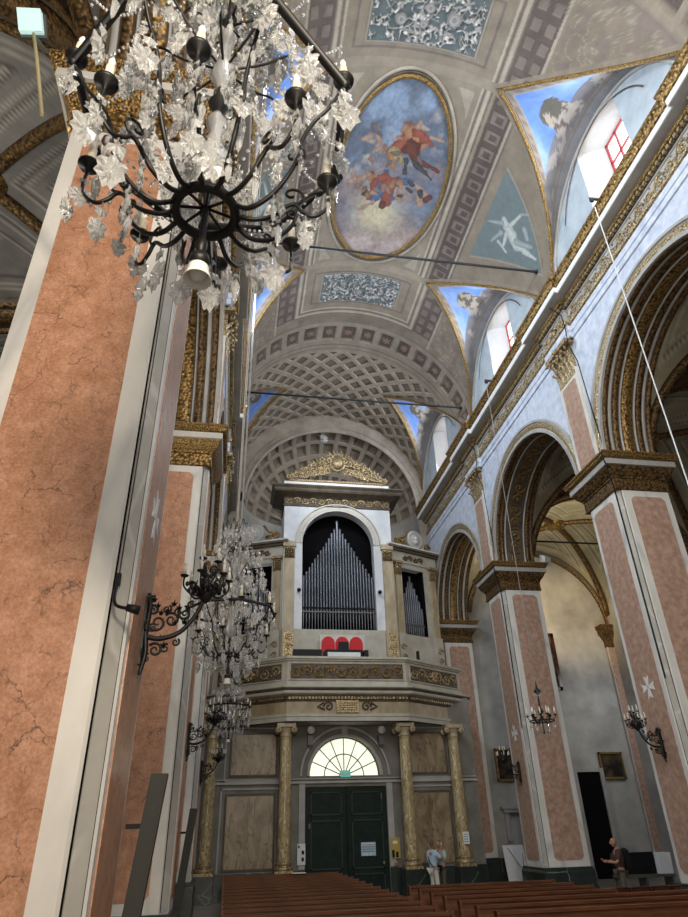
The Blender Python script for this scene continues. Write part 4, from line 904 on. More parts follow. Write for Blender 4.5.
for sx in (-1, 1):
    m = MB(); c = Vector((4.5+sx*0.75, 26.22, 6.33)); m.tube(spiral(c, (sx, 0, 0), (0, 0, 1), 0.2, 1.4, 16), 0.035, 5); m.tube([c+Vector((sx*0.15, 0, -0.12)), c+Vector((sx*0.45, 0, 0.0)), c+Vector((sx*0.2, 0, 0.14))], 0.04, 5); wpart(m, 'plaque_ornament', M['brown'], root)

# floodlights above the fanlight
proto = None
for x, lab in ((3.17, 'round white floodlight at the top left of the fanlight arch'), (6.05, 'round white floodlight at the top right of the fanlight arch')):
    if proto is None:
        proto = thing('floodlight', lab, 'lamp', (x, YW, 5.0), 0, 'floodlights under the gallery')
        m = MB(); m.box(-0.05, 0.05, -0.25, 0, 0.0, 0.08); m.box(-0.11, 0.11, -0.34, -0.08, 0.06, 0.42); m.build('bracket', M['grey_metal'], proto)
        m = MB(); m.lathe([(0.0, -0.02), (0.12, 0.0), (0.15, 0.08), (0.14, 0.16), (0.0, 0.18)], (0, -0.36, 0.62), 16, (0, -1, -0.2)); m.build('lamp_head', M['white_paint'], proto); o = proto
    else: o = copy_tree(proto)
    o.location = (x, YW, 5.0); o['label'] = lab

# ------------------------------------------------------------------ the organ
YO = 28.4
root = thing('pipe_organ', 'pipe organ in a white case with three groups of grey pipes', 'organ', (4.6, YO, 7.3))
OC, ORr, OZ = 4.62, 1.74, 14.1
b = MB(); ap = [(OC-ORr*math.cos(PI*i/40), OZ+ORr*math.sin(PI*i/40)) for i in range(41)]
b.grid([[(x, YO, z) for x, z in ap], [(x, YO, 16.05) for x, z in ap]], False)
for x0, x1, z0, z1 in ((1.98, OC-ORr, 9.95, 16.05), (OC+ORr, 7.28, 9.95, 16.05)):
    b.add([(x0, YO, z0), (x1, YO, z0), (x1, YO, z1), (x0, YO, z1)], [(0, 1, 2, 3)])
b.grid([[(x, YO, z) for x, z in [(OC-ORr, 9.95)]+ap+[(OC+ORr, 9.95)]], [(x, YO+0.5, z) for x, z in [(OC-ORr, 9.95)]+ap+[(OC+ORr, 9.95)]]], False)
for x in (1.98, 7.28): b.add([(x, YO, 7.3), (x, YO+1.6, 7.3), (x, YO+1.6, 17.3), (x, YO, 17.3)], [(0, 1, 2, 3)])
wpart(b, 'case', M['organ_white'], root)
b = MB(); b.box(1.97, 7.29, YO, YO+0.4, 7.3, 9.95); wpart(b, 'pedestal_case', M['cream'], root)
for xa_, xb_ in ((2.02, 2.5), (6.76, 7.24)):
    b = MB(); b.box(xa_, xb_, YO-0.12, YO, 9.95, 13.4); b.box(xa_-0.04, xb_+0.04, YO-0.16, YO, 8.3, 9.95); b.box(xa_-0.06, xb_+0.06, YO-0.2, YO, 13.85, 14.1); wpart(b, 'front_pilaster', M['ochre'], root)
    b = MB()
    for q in range(4):
        for w_ in range(2): b.tube([(xa_+0.06+0.12*q, YO-0.12, 13.3+w_*0.22), (xa_+0.06+0.12*q, YO-0.2, 13.5+w_*0.22), (xa_+0.06+0.12*q, YO-0.27, 13.52+w_*0.22)], lambda t: 0.07*(1.1-0.6*t), 5)
    b.box(xa_, xb_, YO-0.13, YO, 13.3, 13.85)
    wpart(b, 'gilded_capital', M['gold_pale'], root); b = MB(); b.box(xa_+0.02, xb_-0.02, YO-0.175, YO-0.15, 8.45, 9.8)
    for z in (8.6, 9.05, 9.45): b.tube(spiral(((xa_+xb_)/2, YO-0.17, z+0.1), (1, 0, 0), (0, 0, 1), 0.16, 1.4, 14), 0.03, 5)
    wpart(b, 'gilded_ornament', M['gold_pale'], root)
b = MB(); b.box(1.99, 7.27, YO+1.2, YO+1.25, 9.0, 16.8); b.box(OC-ORr-0.02, OC+ORr+0.02, YO+0.02, YO+1.2, 9.9, 9.95); wpart(b, 'dark_interior', M['dark'], root)
b = MB()
for r1, r2, d in ((ORr, ORr+0.10, 0.07), (ORr+0.12, ORr+0.30, 0.04), (ORr+0.32, ORr+0.38, 0.09)):
    b.grid([[(OC-q*math.cos(a), YO-e, OZ+q*math.sin(a)) for q, e in ((r1, 0), (r1, d), (r2, d), (r2, 0))] for a in np.linspace(0, PI, 40)], False)
wpart(b, 'arch_moulding', M['pale_stone'], root)
CP = [(1.98, YO+1.6), (1.98, YO), (7.28, YO), (7.28, YO+1.6)]
def osweep(name, prof, mat, path=CP, par=root):
    m = MB(); m.sweep(path, prof); return wpart(m, name, M[mat], par)
osweep('frieze', [(0.0, 16.03), (0.06, 16.05), (0.06, 16.10), (0.02, 16.12), (0.02, 16.52), (0.06, 16.54)], 'brown')
osweep('cornice', [(0.05, 16.50), (0.16, 16.56), (0.30, 16.60), (0.50, 16.64), (0.55, 16.72), (0.55, 16.80), (0.65, 16.90), (0.65, 16.96), (0.0, 17.0)], 'brown')
osweep('attic_block', [(0.0, 16.98), (0.04, 16.98), (0.04, 17.42), (-0.5, 17.44)], 'white_paint')
m = MB(); rinceau(m, (2.0, YO-0.02, 16.11), (1, 0, 0), (0, 0, 1), 5.26, 0.42, 0.028, (0, -1, 0), 13, 0.04); wpart(m, 'frieze_scroll', M['gold_pale'], root)
# carved crest
m = MB(); rg = np.random.default_rng(4); ZB = 17.44; YC_ = YO-0.05
m.box(2.2, 7.1, YO-0.08, YO+0.1, ZB, ZB+0.10)
def hgt(x): t = abs(x-4.65)/2.5; return 1.9*max(0.0, 1-t)**0.85+0.15
for sx in (-1, 1):
    for i in range(15):
        x = 0.45+2.0*i/14.0; z = ZB+0.12+hgt(4.65+x)*0.28+rg.uniform(-0.03, 0.05); r_ = 0.13+0.13*hgt(4.65+x)/1.9
        m.tube(spiral((4.65+sx*x, YC_-0.05, z), (sx, 0, 0), (0, 0, 1), r_, 1.5, 16, 1 if i % 2 else -1, rg.uniform(0, 6)), lambda t: 0.055*(1.2-0.7*t), 5)
    for i in range(9):
        x = 0.35+1.75*i/8.0; z = ZB+hgt(4.65+x)*0.68; r_ = 0.10+0.08*hgt(4.65+x)
        m.tube(spiral((4.65+sx*x, YC_-0.09, z), (sx, 0, 0), (0, 0, 1), r_, 1.4, 14, 1 if i % 2 else -1, rg.uniform(0, 6)), lambda t: 0.05*(1.2-0.7*t), 5)
    for i in range(16):
        x = 0.3+2.2*i/15.0; z = ZB+hgt(4.65+x)*0.88; an = rg.uniform(0.3, 2.6); L = 0.26
        m.tube([(4.65+sx*x, YC_-0.06, z-0.1), (4.65+sx*(x+0.5*L*math.cos(an)), YC_-0.12, z+0.1*math.sin(an)), (4.65+sx*(x+L*math.cos(an)), YC_-0.08, z+L*math.sin(an)*0.7)], lambda t: 0.06*(1.1-t), 5)
    m.tube([(4.65+sx*2.4, YC_, ZB+0.15), (4.65+sx*1.6, YC_, ZB+0.75), (4.65+sx*0.9, YC_, ZB+1.15), (4.65+sx*0.4, YC_, ZB+1.6)], lambda t: 0.06+0.03*t, 6)
cr = wpart(m, 'carved_crest', M['gold_pale'], root)
m = MB(); m.lathe([(0.0, 0.10), (0.20, 0.08), (0.27, 0.0), (0.3, -0.04)], (4.65, YC_-0.10, ZB+1.15), 18, (0, -1, 0)); m.tube([(4.65+0.36*math.cos(a), YC_-0.1, ZB+1.15+0.5*math.sin(a)) for a in np.linspace(0, 2*PI, 26)], 0.06, 6)
for a in np.linspace(0.3, PI-0.3, 7): m.tube([(4.65+0.4*math.cos(a), YC_-0.1, ZB+1.15+0.55*math.sin(a)), (4.65+0.58*math.cos(a), YC_-0.14, ZB+1.15+0.78*math.sin(a))], lambda t: 0.07*(1.1-t), 5)
o = wpart(m, 'crest_shield', M['gold_pale'], cr); o.location = (0, 0, 0); o.matrix_parent_inverse = Matrix.Identity(4)
# pipes
def pipe_mesh(h, r, foot, slot):
    m = MB(); m.lathe([(0.02, 0), (r*0.35, 0.02), (r, foot), (r, foot+0.06), (r*1.0, foot+0.2), (r, h-0.04), (r*0.98, h), (r*0.8, h), (r*0.8, h-0.05), (0.0, h-0.05)], (0, 0, 0), 14); return m
def put_pipe(x, y, z, h, r, foot, rzv=0.0, par=None):
    m = pipe_mesh(h, r, foot, 0); o = m.build('organ_pipe', M['pipe'], par); L = par.location; o.location = (x-L.x, y-L.y, z-L.z); o.rotation_euler = (0, 0, rzv)
    q = MB(); q.box(-r*0.55, r*0.55, -r*1.06, -r*0.6, foot-0.02, foot+0.07); q.build('pipe_mouth', M['dark'], o)
NP = 25
for i in range(NP):
    k = abs(i-12); x = OC+(i-12)*0.137; top = (15.45, 15.02, 14.78, 14.5, 14.28, 14.05, 13.85, 13.62, 13.42, 13.2, 12.98, 12.75, 12.55)[k]
    put_pipe(x, YO+0.28, 9.97, top-9.97, 0.060 if k else 0.075, 1.0, 0, root)
m = MB(); m.box(OC-ORr, OC+ORr, YO+0.17, YO+0.2, 10.78, 10.84); wpart(m, 'pipe_rail', M['grey_metal'], root)
# slanting wings
for sx, xe0, xe1, ye1 in ((-1, 1.98, -0.45, 29.6), (1, 7.28, 9.7, 29.6)):
    p0, p1 = Vector((xe0, YO+0.12)), Vector((xe1, ye1)); d = (p1-p0); L = d.length; d /= L; nn = Vector((-abs(d.y)*0, -1)); nn = Vector((d.y, -d.x)) if (Vector((d.y, -d.x)).y < 0) else Vector((-d.y, d.x))
    D3, N3, Z3 = Vector((d.x, d.y, 0)), Vector((nn.x, nn.y, 0)), Vector((0, 0, 1)); O3 = Vector((p0.x, p0.y, 0))
    wing = bpy.data.objects.new('side_wing', None); COL.objects.link(wing); wing.parent = root; wing.location = (p0.x-root.location.x, p0.y-root.location.y, 0)
    wloc = Vector((p0.x, p0.y, root.location.z))
    def sub(mb, nm, mat):
        mb.v = [(x-wloc.x, y-wloc.y, z-wloc.z) for x, y, z in mb.v]; return mb.build(nm, M[mat], wing)
    rect = lambda a0, a1, z0, z1: [(a0, z0), (a1, z0), (a1, z1), (a0, z1)]
    m = MB()
    for q in (rect(0, 0.55, 7.3, 13.4), rect(1.95, L, 7.3, 13.4), rect(0.55, 1.95, 7.3, 9.9), rect(0.55, 1.95, 13.15, 13.4)): m.prism(q, O3, D3, Z3, -N3*0.06)
    sub(m, 'wing_case', 'cream')
    m = MB(); m.prism(rect(0.15, 2.35, 9.7, 13.3), O3-N3*0.7, D3, Z3, -N3*0.05); m.prism(rect(0.4, 0.45, 9.7, 13.3), O3-N3*0.07, D3, Z3, -N3*0.68); m.prism(rect(2.05, 2.1, 9.7, 13.3), O3-N3*0.07, D3, Z3, -N3*0.68); m.prism(rect(0.4, 2.1, 9.75, 9.85), O3-N3*0.07, D3, Z3, -N3*0.68); sub(m, 'wing_interior', 'dark')
    m = MB(); m.prism(rect(0.0, L+0.1, 13.40, 13.95), O3+N3*0.06, D3, Z3, -N3*0.4); sub(m, 'wing_frieze', 'cream')
    m = MB(); m.prism(rect(-0.25, L+0.2, 13.95, 14.05), O3+N3*0.22, D3, Z3, -N3*0.6); m.prism(rect(-0.3, L+0.2, 14.05, 14.16), O3+N3*0.32, D3, Z3, -N3*0.6); sub(m, 'wing_cornice', 'brown')
    m = MB(); m.prism(rect(-0.3, L+0.2, 14.15, 14.24), O3+N3*0.30, D3, Z3, -N3*0.6); sub(m, 'wing_cornice_top', 'pale_stone')
    m = MB(); rinceau(m, O3+D3*0.6+Vector((0, 0, 13.5))+N3*0.06, D3, Z3, 1.3, 0.34, 0.026, N3, 4, 0.03); sub(m, 'frieze_ornament', 'gold_dim')
    for a0 in (0.04, L-0.42):
        m = MB(); m.prism(rect(a0+0.06, a0+0.36, 9.9, 12.75), O3+N3*0.10, D3, Z3, -N3*0.12); sub(m, 'pilaster_shaft', 'ochre')
        m = MB(); m.prism(rect(a0, a0+0.42, 8.3, 9.9), O3+N3*0.14, D3, Z3, -N3*0.16); sub(m, 'pilaster_pedestal', 'cream')
        m = MB()
        for z in (8.6, 9.05): m.tube(spiral(O3+D3*(a0+0.21)+N3*0.16+Z3*(z+0.2), D3, Z3, 0.16, 1.4, 14), 0.03, 5)
        sub(m, 'pedestal_ornament', 'gold_pale')
        m = MB(); cc_ = O3+D3*(a0+0.21)
        for q in range(3):
            for w_ in range(2): m.tube([cc_+D3*(q-1)*0.12+N3*0.10+Z3*(12.75+w_*0.2), cc_+D3*(q-1)*0.13+N3*0.17+Z3*(12.98+w_*0.2), cc_+D3*(q-1)*0.15+N3*0.24+Z3*(13.0+w_*0.2)], lambda t: 0.07*(1.1-0.6*t), 5)
        m.prism(rect(a0-0.04, a0+0.46, 13.28, 13.40), O3+N3*0.24, D3, Z3, -N3*0.2); m.prism(rect(a0+0.04, a0+0.38, 12.75, 13.3), O3+N3*0.1, D3, Z3, -N3*0.1); sub(m, 'pilaster_capital', 'gold_pale')
    hs = (0.9, 1.25, 1.55, 1.85, 2.15, 2.45, 2.15, 1.85, 1.55, 1.25, 0.9)
    rz = math.atan2(nn.x, -nn.y)
    for i, h in enumerate(hs):
        c = O3+D3*(0.62+i*0.126)-N3*0.30; m = pipe_mesh(h+0.55, 0.058, 0.6, 0); m.v = [(x, y, z) for x, y, z in m.v]; o = m.build('organ_pipe', M['pipe'], wing); o.location = (c.x-wloc.x, c.y-wloc.y, 9.9-wloc.z); o.rotation_euler = (0, 0, rz)
    m = MB(); m.prism(rect(0.55, 1.95, 10.45, 10.50), O3-N3*0.22, D3, Z3, -N3*0.02); sub(m, 'pipe_rail', 'grey_metal')
    # medallion and scroll bracket on the wing cornice
    c = O3+D3*(1.5)+N3*0.05+Z3*14.75
    m = MB(); m.lathe([(0.0, 0.10), (0.30, 0.09), (0.34, 0.05), (0.40, 0.12), (0.48, 0.10), (0.5, 0.0)], c, 24, N3); sub(m, 'medallion', 'grey_stone')
    m = MB(); m.ball(c+N3*0.10+Z3*0.04, 0.13, 8); m.ball(c+N3*0.08-Z3*0.12, 0.17, 8, (1, 0.7, 0.6)); sub(m, 'medallion_head', 'pale_stone')
    for q, r_ in ((0.35, 0.22), (0.72, 0.16), (2.25, 0.2)):
        m = MB(); m.tube(spiral(O3+D3*q+N3*0.1+Z3*(14.26+r_), D3, Z3, r_, 1.5, 16), lambda t: 0.06*(1.1-0.6*t), 5); sub(m, 'carved_volute', 'gold')
    m = MB(); m.tube([O3+D3*0.3+N3*0.1+Z3*14.6, O3+D3*0.75+N3*0.1+Z3*14.75, O3+D3*1.0+N3*0.1+Z3*15.1], 0.06, 5); sub(m, 'carved_stem', 'gold')
# small lamps on the case, console and music stand
m = MB()
for x in (2.72, 6.52): m.lathe([(0.0, 0.0), (0.10, 0.02), (0.07, 0.14), (0.0, 0.16)], (x, YO-0.18, 11.7), 10, (0, -1, -0.4)); m.box(x-0.02, x+0.02, YO-0.15, YO, 11.68, 11.72)
wpart(m, 'case_lamp', M['black'], root)
rt_ = thing('organ_console', 'dark organ console with red arched screen at the gallery rail', 'console', (4.6, 27.3, 7.3))
m = MB(); m.box(3.75, 5.35, 27.1, 27.8, 7.3, 8.75); m.box(2.4, 3.6, 27.0, 27.5, 7.3, 8.72); m.box(5.4, 5.6, 27.0, 27.5, 7.3, 8.72); wpart(m, 'cabinet', M['black'], rt_)
m = MB()
for k in range(3):
    x = 3.98+0.62*k+0.0; w_ = 0.29; zt = 9.15 if k != 1 else 9.15
    m.prism([(-w_, 0), (w_, 0), (w_, 0.4)]+[(w_*math.cos(a), 0.4+w_*math.sin(a)) for a in np.linspace(0.2, PI-0.2, 9)]+[(-w_, 0.4)], (x, 27.75, 8.78), (1, 0, 0), (0, 0, 1), (0, 0.06, 0))
wpart(m, 'red_screen', M['red'], rt_)
m = MB(); m.box(3.6, 5.65, 27.82, 27.9, 9.50, 9.56); m.box(3.62, 5.62, 27.83, 27.88, 8.7, 9.5); wpart(m, 'screen_back', M['pale_stone'], rt_)
m = MB(); m.box(4.4, 4.85, 27.55, 27.62, 8.75, 9.2); wpart(m, 'music_desk', M['black'], rt_)
m = MB(); m.box(3.85, 5.25, 27.02, 27.1, 8.35, 8.62); wpart(m, 'keyboard', M['paper'], rt_)
m = MB(); m.box(8.0, 8.12, 28.0, 28.1, 7.3, 8.95); m.box(7.9, 8.22, 27.95, 28.15, 7.3, 7.4); tag(m.build('music_stand', M['black']), 'thin dark stand at the right end of the gallery', 'stand', None, 'thing')
m = MB(); m.box(0.25, 0.55, 27.25, 27.30, 8.26, 8.34); tag(m.build('paper_card', M['paper']), 'small white card lying on the left part of the gallery rail', 'card', None, 'thing')

# ------------------------------------------------------------------ iron tie rods across the nave
for yr, lab in ((14.85, 'dark iron tie rod across the nave below the oval fresco'), (23.38, 'dark iron tie rod across the nave in front of the lozenge coffers')):
    r_ = thing('tie_rod', lab, 'rod', (XC, yr, 19.12), 0, 'iron tie rods'); m = MB(); m.tube([(XC-5.3, yr, 19.12), (XC+5.3, yr, 19.12)], 0.045, 8); wpart(m, 'bar', M['iron'], r_)
    m = MB()
    for sx in (-1, 1): m.lathe([(0.0, 0), (0.09, 0.0), (0.09, 0.06), (0.05, 0.1), (0.05, 0.16)], (XC+sx*5.28, yr, 19.12), 10, (-sx, 0, 0))
    wpart(m, 'anchor', M['iron'], r_)
for k, yp in ((1, 14.0), (2, 22.4)):
    m = MB(); x = XR
    m.tube([(x-0.62, yp+0.4, 17.28), (x-0.45, yp+0.2, 16.7), (x-0.24, yp+0.05, 16.3), (x-0.26, yp, 15.6), (x-0.32, yp-0.02, 15.0), (x-0.15, yp-0.02, 14.4), (x-0.10, yp-0.02, 12.5), (x-0.04, yp-0.02, 11.05), (x-0.4, yp-0.35, 10.95), (x-0.3, yp-0.25, 10.6), (x-0.08, yp-0.04, 9.95), (x-0.07, yp-0.03, 5.0)], 0.018, 5)
    tag(m.build('cable', M['black']), 'black cable running down the corner of the %s' % ('picture edge pier' if k == 1 else 'midway arcade pier'), 'cable', None, 'thing')

# ------------------------------------------------------------------ crystal chandeliers
def leaf_pendant(r_, w, h):            # rosette with a scalloped crystal leaf under it, hanging from the origin
    m = MB(); m.tube([(0, 0, 0), (0, 0, -0.03)], 0.003, 4)
    ro = 0.028
    top, bot = [], []
    for k in range(12):
        a = k*PI/6; q = ro*(1.0 if k % 2 else 0.68); top.append((q*math.cos(a), 0.0, -0.05+q*math.sin(a)))
    m.add(top+[(0, 0.014, -0.05), (0, -0.014, -0.05)], [(k, (k+1) % 12, 12) for k in range(12)]+[((k+1) % 12, k, 13) for k in range(12)])
    z0 = -0.085; out = []
    N = 18
    for k in range(N):
        a = 2*PI*k/N; lob = 1.0+0.17*math.cos(a*7); out.append((0.5*w*lob*math.sin(a)*(0.75+0.25*math.cos(a)), 0.0, z0-h*0.5+0.5*h*lob*math.cos(a)*1.0))
    mid = []
    for k in range(N):
        a = 2*PI*k/N; q = 0.62 if k % 2 else 0.42; mid.append((out[k][0]*q, 0.0, z0-h*0.5+(out[k][2]-z0+h*0.5)*q))
    ft = 0.013
    vs = out+[(x, ft*(1 if k % 2 else 0.35), z) for k, (x, y, z) in enumerate(mid)]+[(x, -ft*(1 if k % 2 else 0.35), z) for k, (x, y, z) in enumerate(mid)]+[(0, ft*0.6, z0-h*0.5), (0, -ft*0.6, z0-h*0.5)]
    fs = []
    for k in range(N):
        j = (k+1) % N; fs += [(k, j, N+j, N+k), (N+k, N+j, 3*N), (j, k, 2*N+k, 2*N+j), (2*N+j, 2*N+k, 3*N+1)]
    m.add(vs, fs); return m
def spear_pendant(L, w):
    m = MB(); m.tube([(0, 0, 0), (0, 0, -0.03)], 0.003, 4); m.lathe([(0.0, -0.03), (0.012, -0.042), (0.0, -0.055)], (0, 0, 0), 6)
    vs = [(0, 0, -0.055)]+[(w*math.cos(k*PI/3), w*math.sin(k*PI/3), -0.055-L*0.3) for k in range(6)]+[(w*0.55*math.cos(k*PI/3), w*0.55*math.sin(k*PI/3), -0.055-L*0.8) for k in range(6)]+[(0, 0, -0.055-L)]
    fs = [(0, 1+k, 1+(k+1) % 6) for k in range(6)]+[(1+k, 7+k, 7+(k+1) % 6, 1+(k+1) % 6) for k in range(6)]+[(7+k, 13, 7+(k+1) % 6) for k in range(6)]
    m.add(vs, fs); return m
PEND = []
for w, h in ((0.105, 0.13), (0.085, 0.115), (0.12, 0.15)):
    me = leaf_pendant(rng, w, h).mesh('crystal_pendant'); me.materials.append(M['crystal']); PEND.append(me)
for L, w in ((0.13, 0.016), (0.10, 0.013)):
    me = spear_pendant(L, w).mesh('crystal_drop'); me.materials.append(M['crystal']); PEND.append(me)
def smooth_path(pts, n=14):           # catmull-rom through points
    P = [Vector(p) for p in pts]; P = [P[0]*2-P[1]]+P+[P[-1]*2-P[-2]]; out = []
    for i in range(1, len(P)-2):
        for k in range(n):
            t = k/n; a, b, c, d = P[i-1:i+3]; out.append(0.5*((2*b)+(c-a)*t+(2*a-5*b+4*c-d)*t*t+(3*b-a-3*c+d)*t**3))
    out.append(P[-2]); return out
cup_mb = MB(); cup_mb.lathe([(0.0, -0.045), (0.012, -0.04), (0.016, -0.02), (0.05, -0.005), (0.056, 0.008), (0.05, 0.012), (0.02, 0.008), (0.02, 0.02), (0.0, 0.02)], (0, 0, 0), 14)
CUP = cup_mb.mesh('candle_cup'); CUP.materials.append(M['iron'])
can_mb = MB(); can_mb.lathe([(0.0, 0.0), (0.021, 0.0), (0.021, 0.115), (0.0, 0.12)], (0, 0, 0), 10)
CAN = can_mb.mesh('candle'); CAN.materials.append(M['candle'])
fl_mb = MB(); fl_mb.lathe([(0.0, 0.0), (0.013, 0.005), (0.019, 0.03), (0.011, 0.06), (0.0, 0.08)], (0, 0, 0), 8)
FLM = fl_mb.mesh('candle_bulb'); FLM.materials.append(M['flame'])
def inst(name, me, parent, loc, rz=0.0, sc=1.0, rx=0.0):
    o = bpy.data.objects.new(name, me); COL.objects.link(o); o.parent = parent; o.location = loc; o.rotation_euler = (rx, 0, rz); o.scale = (sc,)*3; return o
def chandelier(label, loc, scale, seed, rope_top, twist=0.0, dense=1.0, rope_mat='rope'):
    r_ = random.Random(seed); root = thing('chandelier', label, 'chandelier', loc, twist, 'crystal chandeliers of the nave'); root.scale = (scale,)*3
    m = MB(); m.lathe([(0.0, -0.30), (0.02, -0.29), (0.03, -0.22), (0.016, -0.18), (0.016, 0.1), (0.05, 0.16), (0.02, 0.24), (0.018, 0.8), (0.06, 0.9), (0.02, 1.0), (0.02, 1.7), (0.05, 1.8), (0.02, 1.9), (0.015, 2.35)], (0, 0, 0), 12); m.build('stem', M['iron'], root)
    m = MB(); m.lathe([(0.012, 0.26), (0.07, 0.34), (0.09, 0.42), (0.05, 0.52), (0.03, 0.62), (0.06, 0.72), (0.03, 0.8)], (0, 0, 0), 10); m.lathe([(0.02, 1.05), (0.07, 1.15), (0.05, 1.3), (0.03, 1.45), (0.06, 1.6), (0.02, 1.68)], (0, 0, 0), 10); m.build('glass_baluster', M['crystal'], root)
    m = MB(); m.tube([(0.145*math.cos(a), 0.145*math.sin(a), 0) for a in np.linspace(0, 2*PI, 33)], 0.026, 8, False)
    for k in range(8): m.tube([(0.0, 0, 0.03), (0.14*math.cos(k*PI/4), 0.14*math.sin(k*PI/4), 0.0)], 0.008, 5)
    m.build('hub_ring', M['iron'], root)
    hv = [(0.73*math.cos(k*PI/4+0.2), 0.73*math.sin(k*PI/4+0.2), 0.70) for k in range(8)]
    m = MB()
    for k in range(8):
        m.tube([hv[k], hv[(k+1) % 8]], 0.025, 6); m.ball(hv[k], 0.035, 6)
    m.build('hoop', M['iron'], root)
    pend = []
    for k in range(16):
        a = k*PI/8+0.2; outer = (k % 2 == 0); ca, sa = math.cos(a), math.sin(a)
        if outer: prof = [(0.145, 0.0), (0.24, -0.06), (0.36, 0.0), (0.46, 0.16), (0.50, 0.34), (0.56, 0.46), (0.64, 0.54), (0.725, 0.68)]
        else: prof = [(0.145, 0.0), (0.22, -0.03), (0.32, 0.0), (0.42, 0.10), (0.47, 0.05), (0.53, 0.02), (0.60, 0.10), (0.60, 0.26)]
        m = MB(); pth = smooth_path([(q*ca, q*sa, z) for q, z in prof], 6); m.tube(pth, lambda t: 0.013-0.004*t, 6)
        q, z = prof[3]; cc_ = Vector((q*ca, q*sa, z+0.07)); m.tube(spiral(cc_, (ca, sa, 0), (0, 0, 1), 0.07, 1.1, 12, 1, -1.57), 0.008, 5)
        arm = m.build('arm', M['iron'], root)
        tip = (prof[-1][0]*ca, prof[-1][0]*sa, prof[-1][1]+(0.05 if outer else 0.03))
        inst('candle_cup', CUP, arm, tip); inst('candle', CAN, arm, (tip[0], tip[1], tip[2]+0.015)); inst('candle_bulb', FLM, arm, (tip[0], tip[1], tip[2]+0.135))
        for t in ((0.3, 0.55, 0.8, 1.0) if outer else (0.35, 0.62, 0.98)):
            p = pth[min(len(pth)-1, int(t*(len(pth)-1)))]; pend.append((p.x, p.y, p.z-0.01))
    for k in range(8):
        for t in (0.0, 0.5):
            a, b = Vector(hv[k]), Vector(hv[(k+1) % 8]); p = a.lerp(b, t); pend.append((p.x, p.y, p.z-0.02))
    # upper tiers of scrolling branches
    for z, n, R_ in ((1.35, 8, 0.46), (1.85, 6, 0.30), (2.25, 6, 0.20)):
        for k in range(n):
            a = 2*PI*k/n+z; ca, sa = math.cos(a), math.sin(a)
            m = MB(); pth = smooth_path([(0.02*ca, 0.02*sa, z-0.1), (R_*0.5*ca, R_*0.5*sa, z-0.02), (R_*0.85*ca, R_*0.85*sa, z+0.10), (R_*ca, R_*sa, z)], 6); m.tube(pth, 0.008, 5); m.build('branch', M['iron'], root)
            pend.append((R_*ca, R_*sa, z-0.01)); p = pth[len(pth)//2]; pend.append((p.x, p.y, p.z-0.01))
    r_.shuffle(pend)
    first, rest = pend[:100], pend[100:]
    for p in first:
        k = r_.choice((0, 1, 2, 2, 0, 1, 3, 4)); inst('crystal_pendant' if k < 3 else 'crystal_drop', PEND[k], root, p, r_.uniform(0, 6.28), r_.uniform(1.0, 1.6))
    m = MB()
    def scatter(p, sc, rz):
        k = r_.choice((0, 1, 2, 0, 2, 3)); me = PEND[k]; c_, s_ = math.cos(rz), math.sin(rz); vs = [(p[0]+sc*(v.co.x*c_-v.co.y*s_), p[1]+sc*(v.co.x*s_+v.co.y*c_), p[2]+sc*v.co.z) for v in me.vertices]
        m.add(vs, [tuple(f.vertices) for f in me.polygons])
    for p in rest: scatter(p, 1.0, r_.uniform(0, 6.28))
    for k in range(int(300*dense)):
        z = r_.choice((0.25, 0.5, 0.75, 0.95, 1.2, 1.45, 1.7, 2.0, 2.2))+r_.uniform(-0.1, 0.1); R_ = r_.uniform(0.12, 0.74 if z < 1.1 else 0.74*(1-(z-1.1)*0.5)); a = r_.uniform(0, 6.28); scatter((R_*math.cos(a), R_*math.sin(a), z), r_.uniform(0.8, 1.5), r_.uniform(0, 6.28))
    # bead strings hanging between the tiers
    for n, R0, z0, R1, z1 in ((16, 0.46, 1.35, 0.74, 0.92), (12, 0.20, 2.25, 0.44, 1.38), (12, 0.06, 2.35, 0.28, 1.88), (16, 0.74, 0.86, 0.20, 0.05)):
        for k in range(n):
            a = 2*PI*k/n+0.1
            for i in range(18):
                t = i/17; sag = -0.16*math.sin(PI*t); R_ = R0+(R1-R0)*t; m.lathe([(0.0, -0.012), (0.011, 0.0), (0.0, 0.012)], (R_*math.cos(a), R_*math.sin(a), z0+(z1-z0)*t+sag), 5)
    o = m.build('crystal_strings', M['crystal'], root); o['kind'] = 'stuff'
    sh = MB(); sh.lathe([(0.0, -0.30), (0.045, -0.31), (0.05, -0.35), (0.02, -0.37)], (0, 0, 0), 14); lampo = sh.build('lamp_holder', M['iron'], root)
    sh = MB(); sh.lathe([(0.03, -0.36), (0.048, -0.38), (0.052, -0.42), (0.066, -0.455), (0.06, -0.455), (0.044, -0.42), (0.02, -0.375)], (0, 0, 0), 18); sh.ball((0, 0, -0.415), 0.042, 10); sh.build('tulip_lamp_shade', M['flame'], root)
    m = MB(); top = (rope_top-loc[2])/scale
    for q in (-0.03, 0.03): m.tube([(q*0.3, 0, 2.3), (q, 0, top)], 0.010/scale, 5)
    m.build('suspension_cord', M[rope_mat], root)
    return root
chandelier('huge crystal chandelier close overhead with black iron hoop and bulb', (-0.27, 2.15, 4.77), 1.0, 1, 22.0, 0.13, 0.62)
chandelier('crystal chandelier hanging behind the first candle sconce, before the organ pipes', (-0.10, 10.6, 4.62), 1.0, 2, 22.3, 0.0, 0.6)
chandelier('small crystal chandelier hanging before the gallery front, lowest beyond the near sconces', (-0.05, 19.0, 4.62), 0.78, 3, 22.3, 0.0, 0.45)
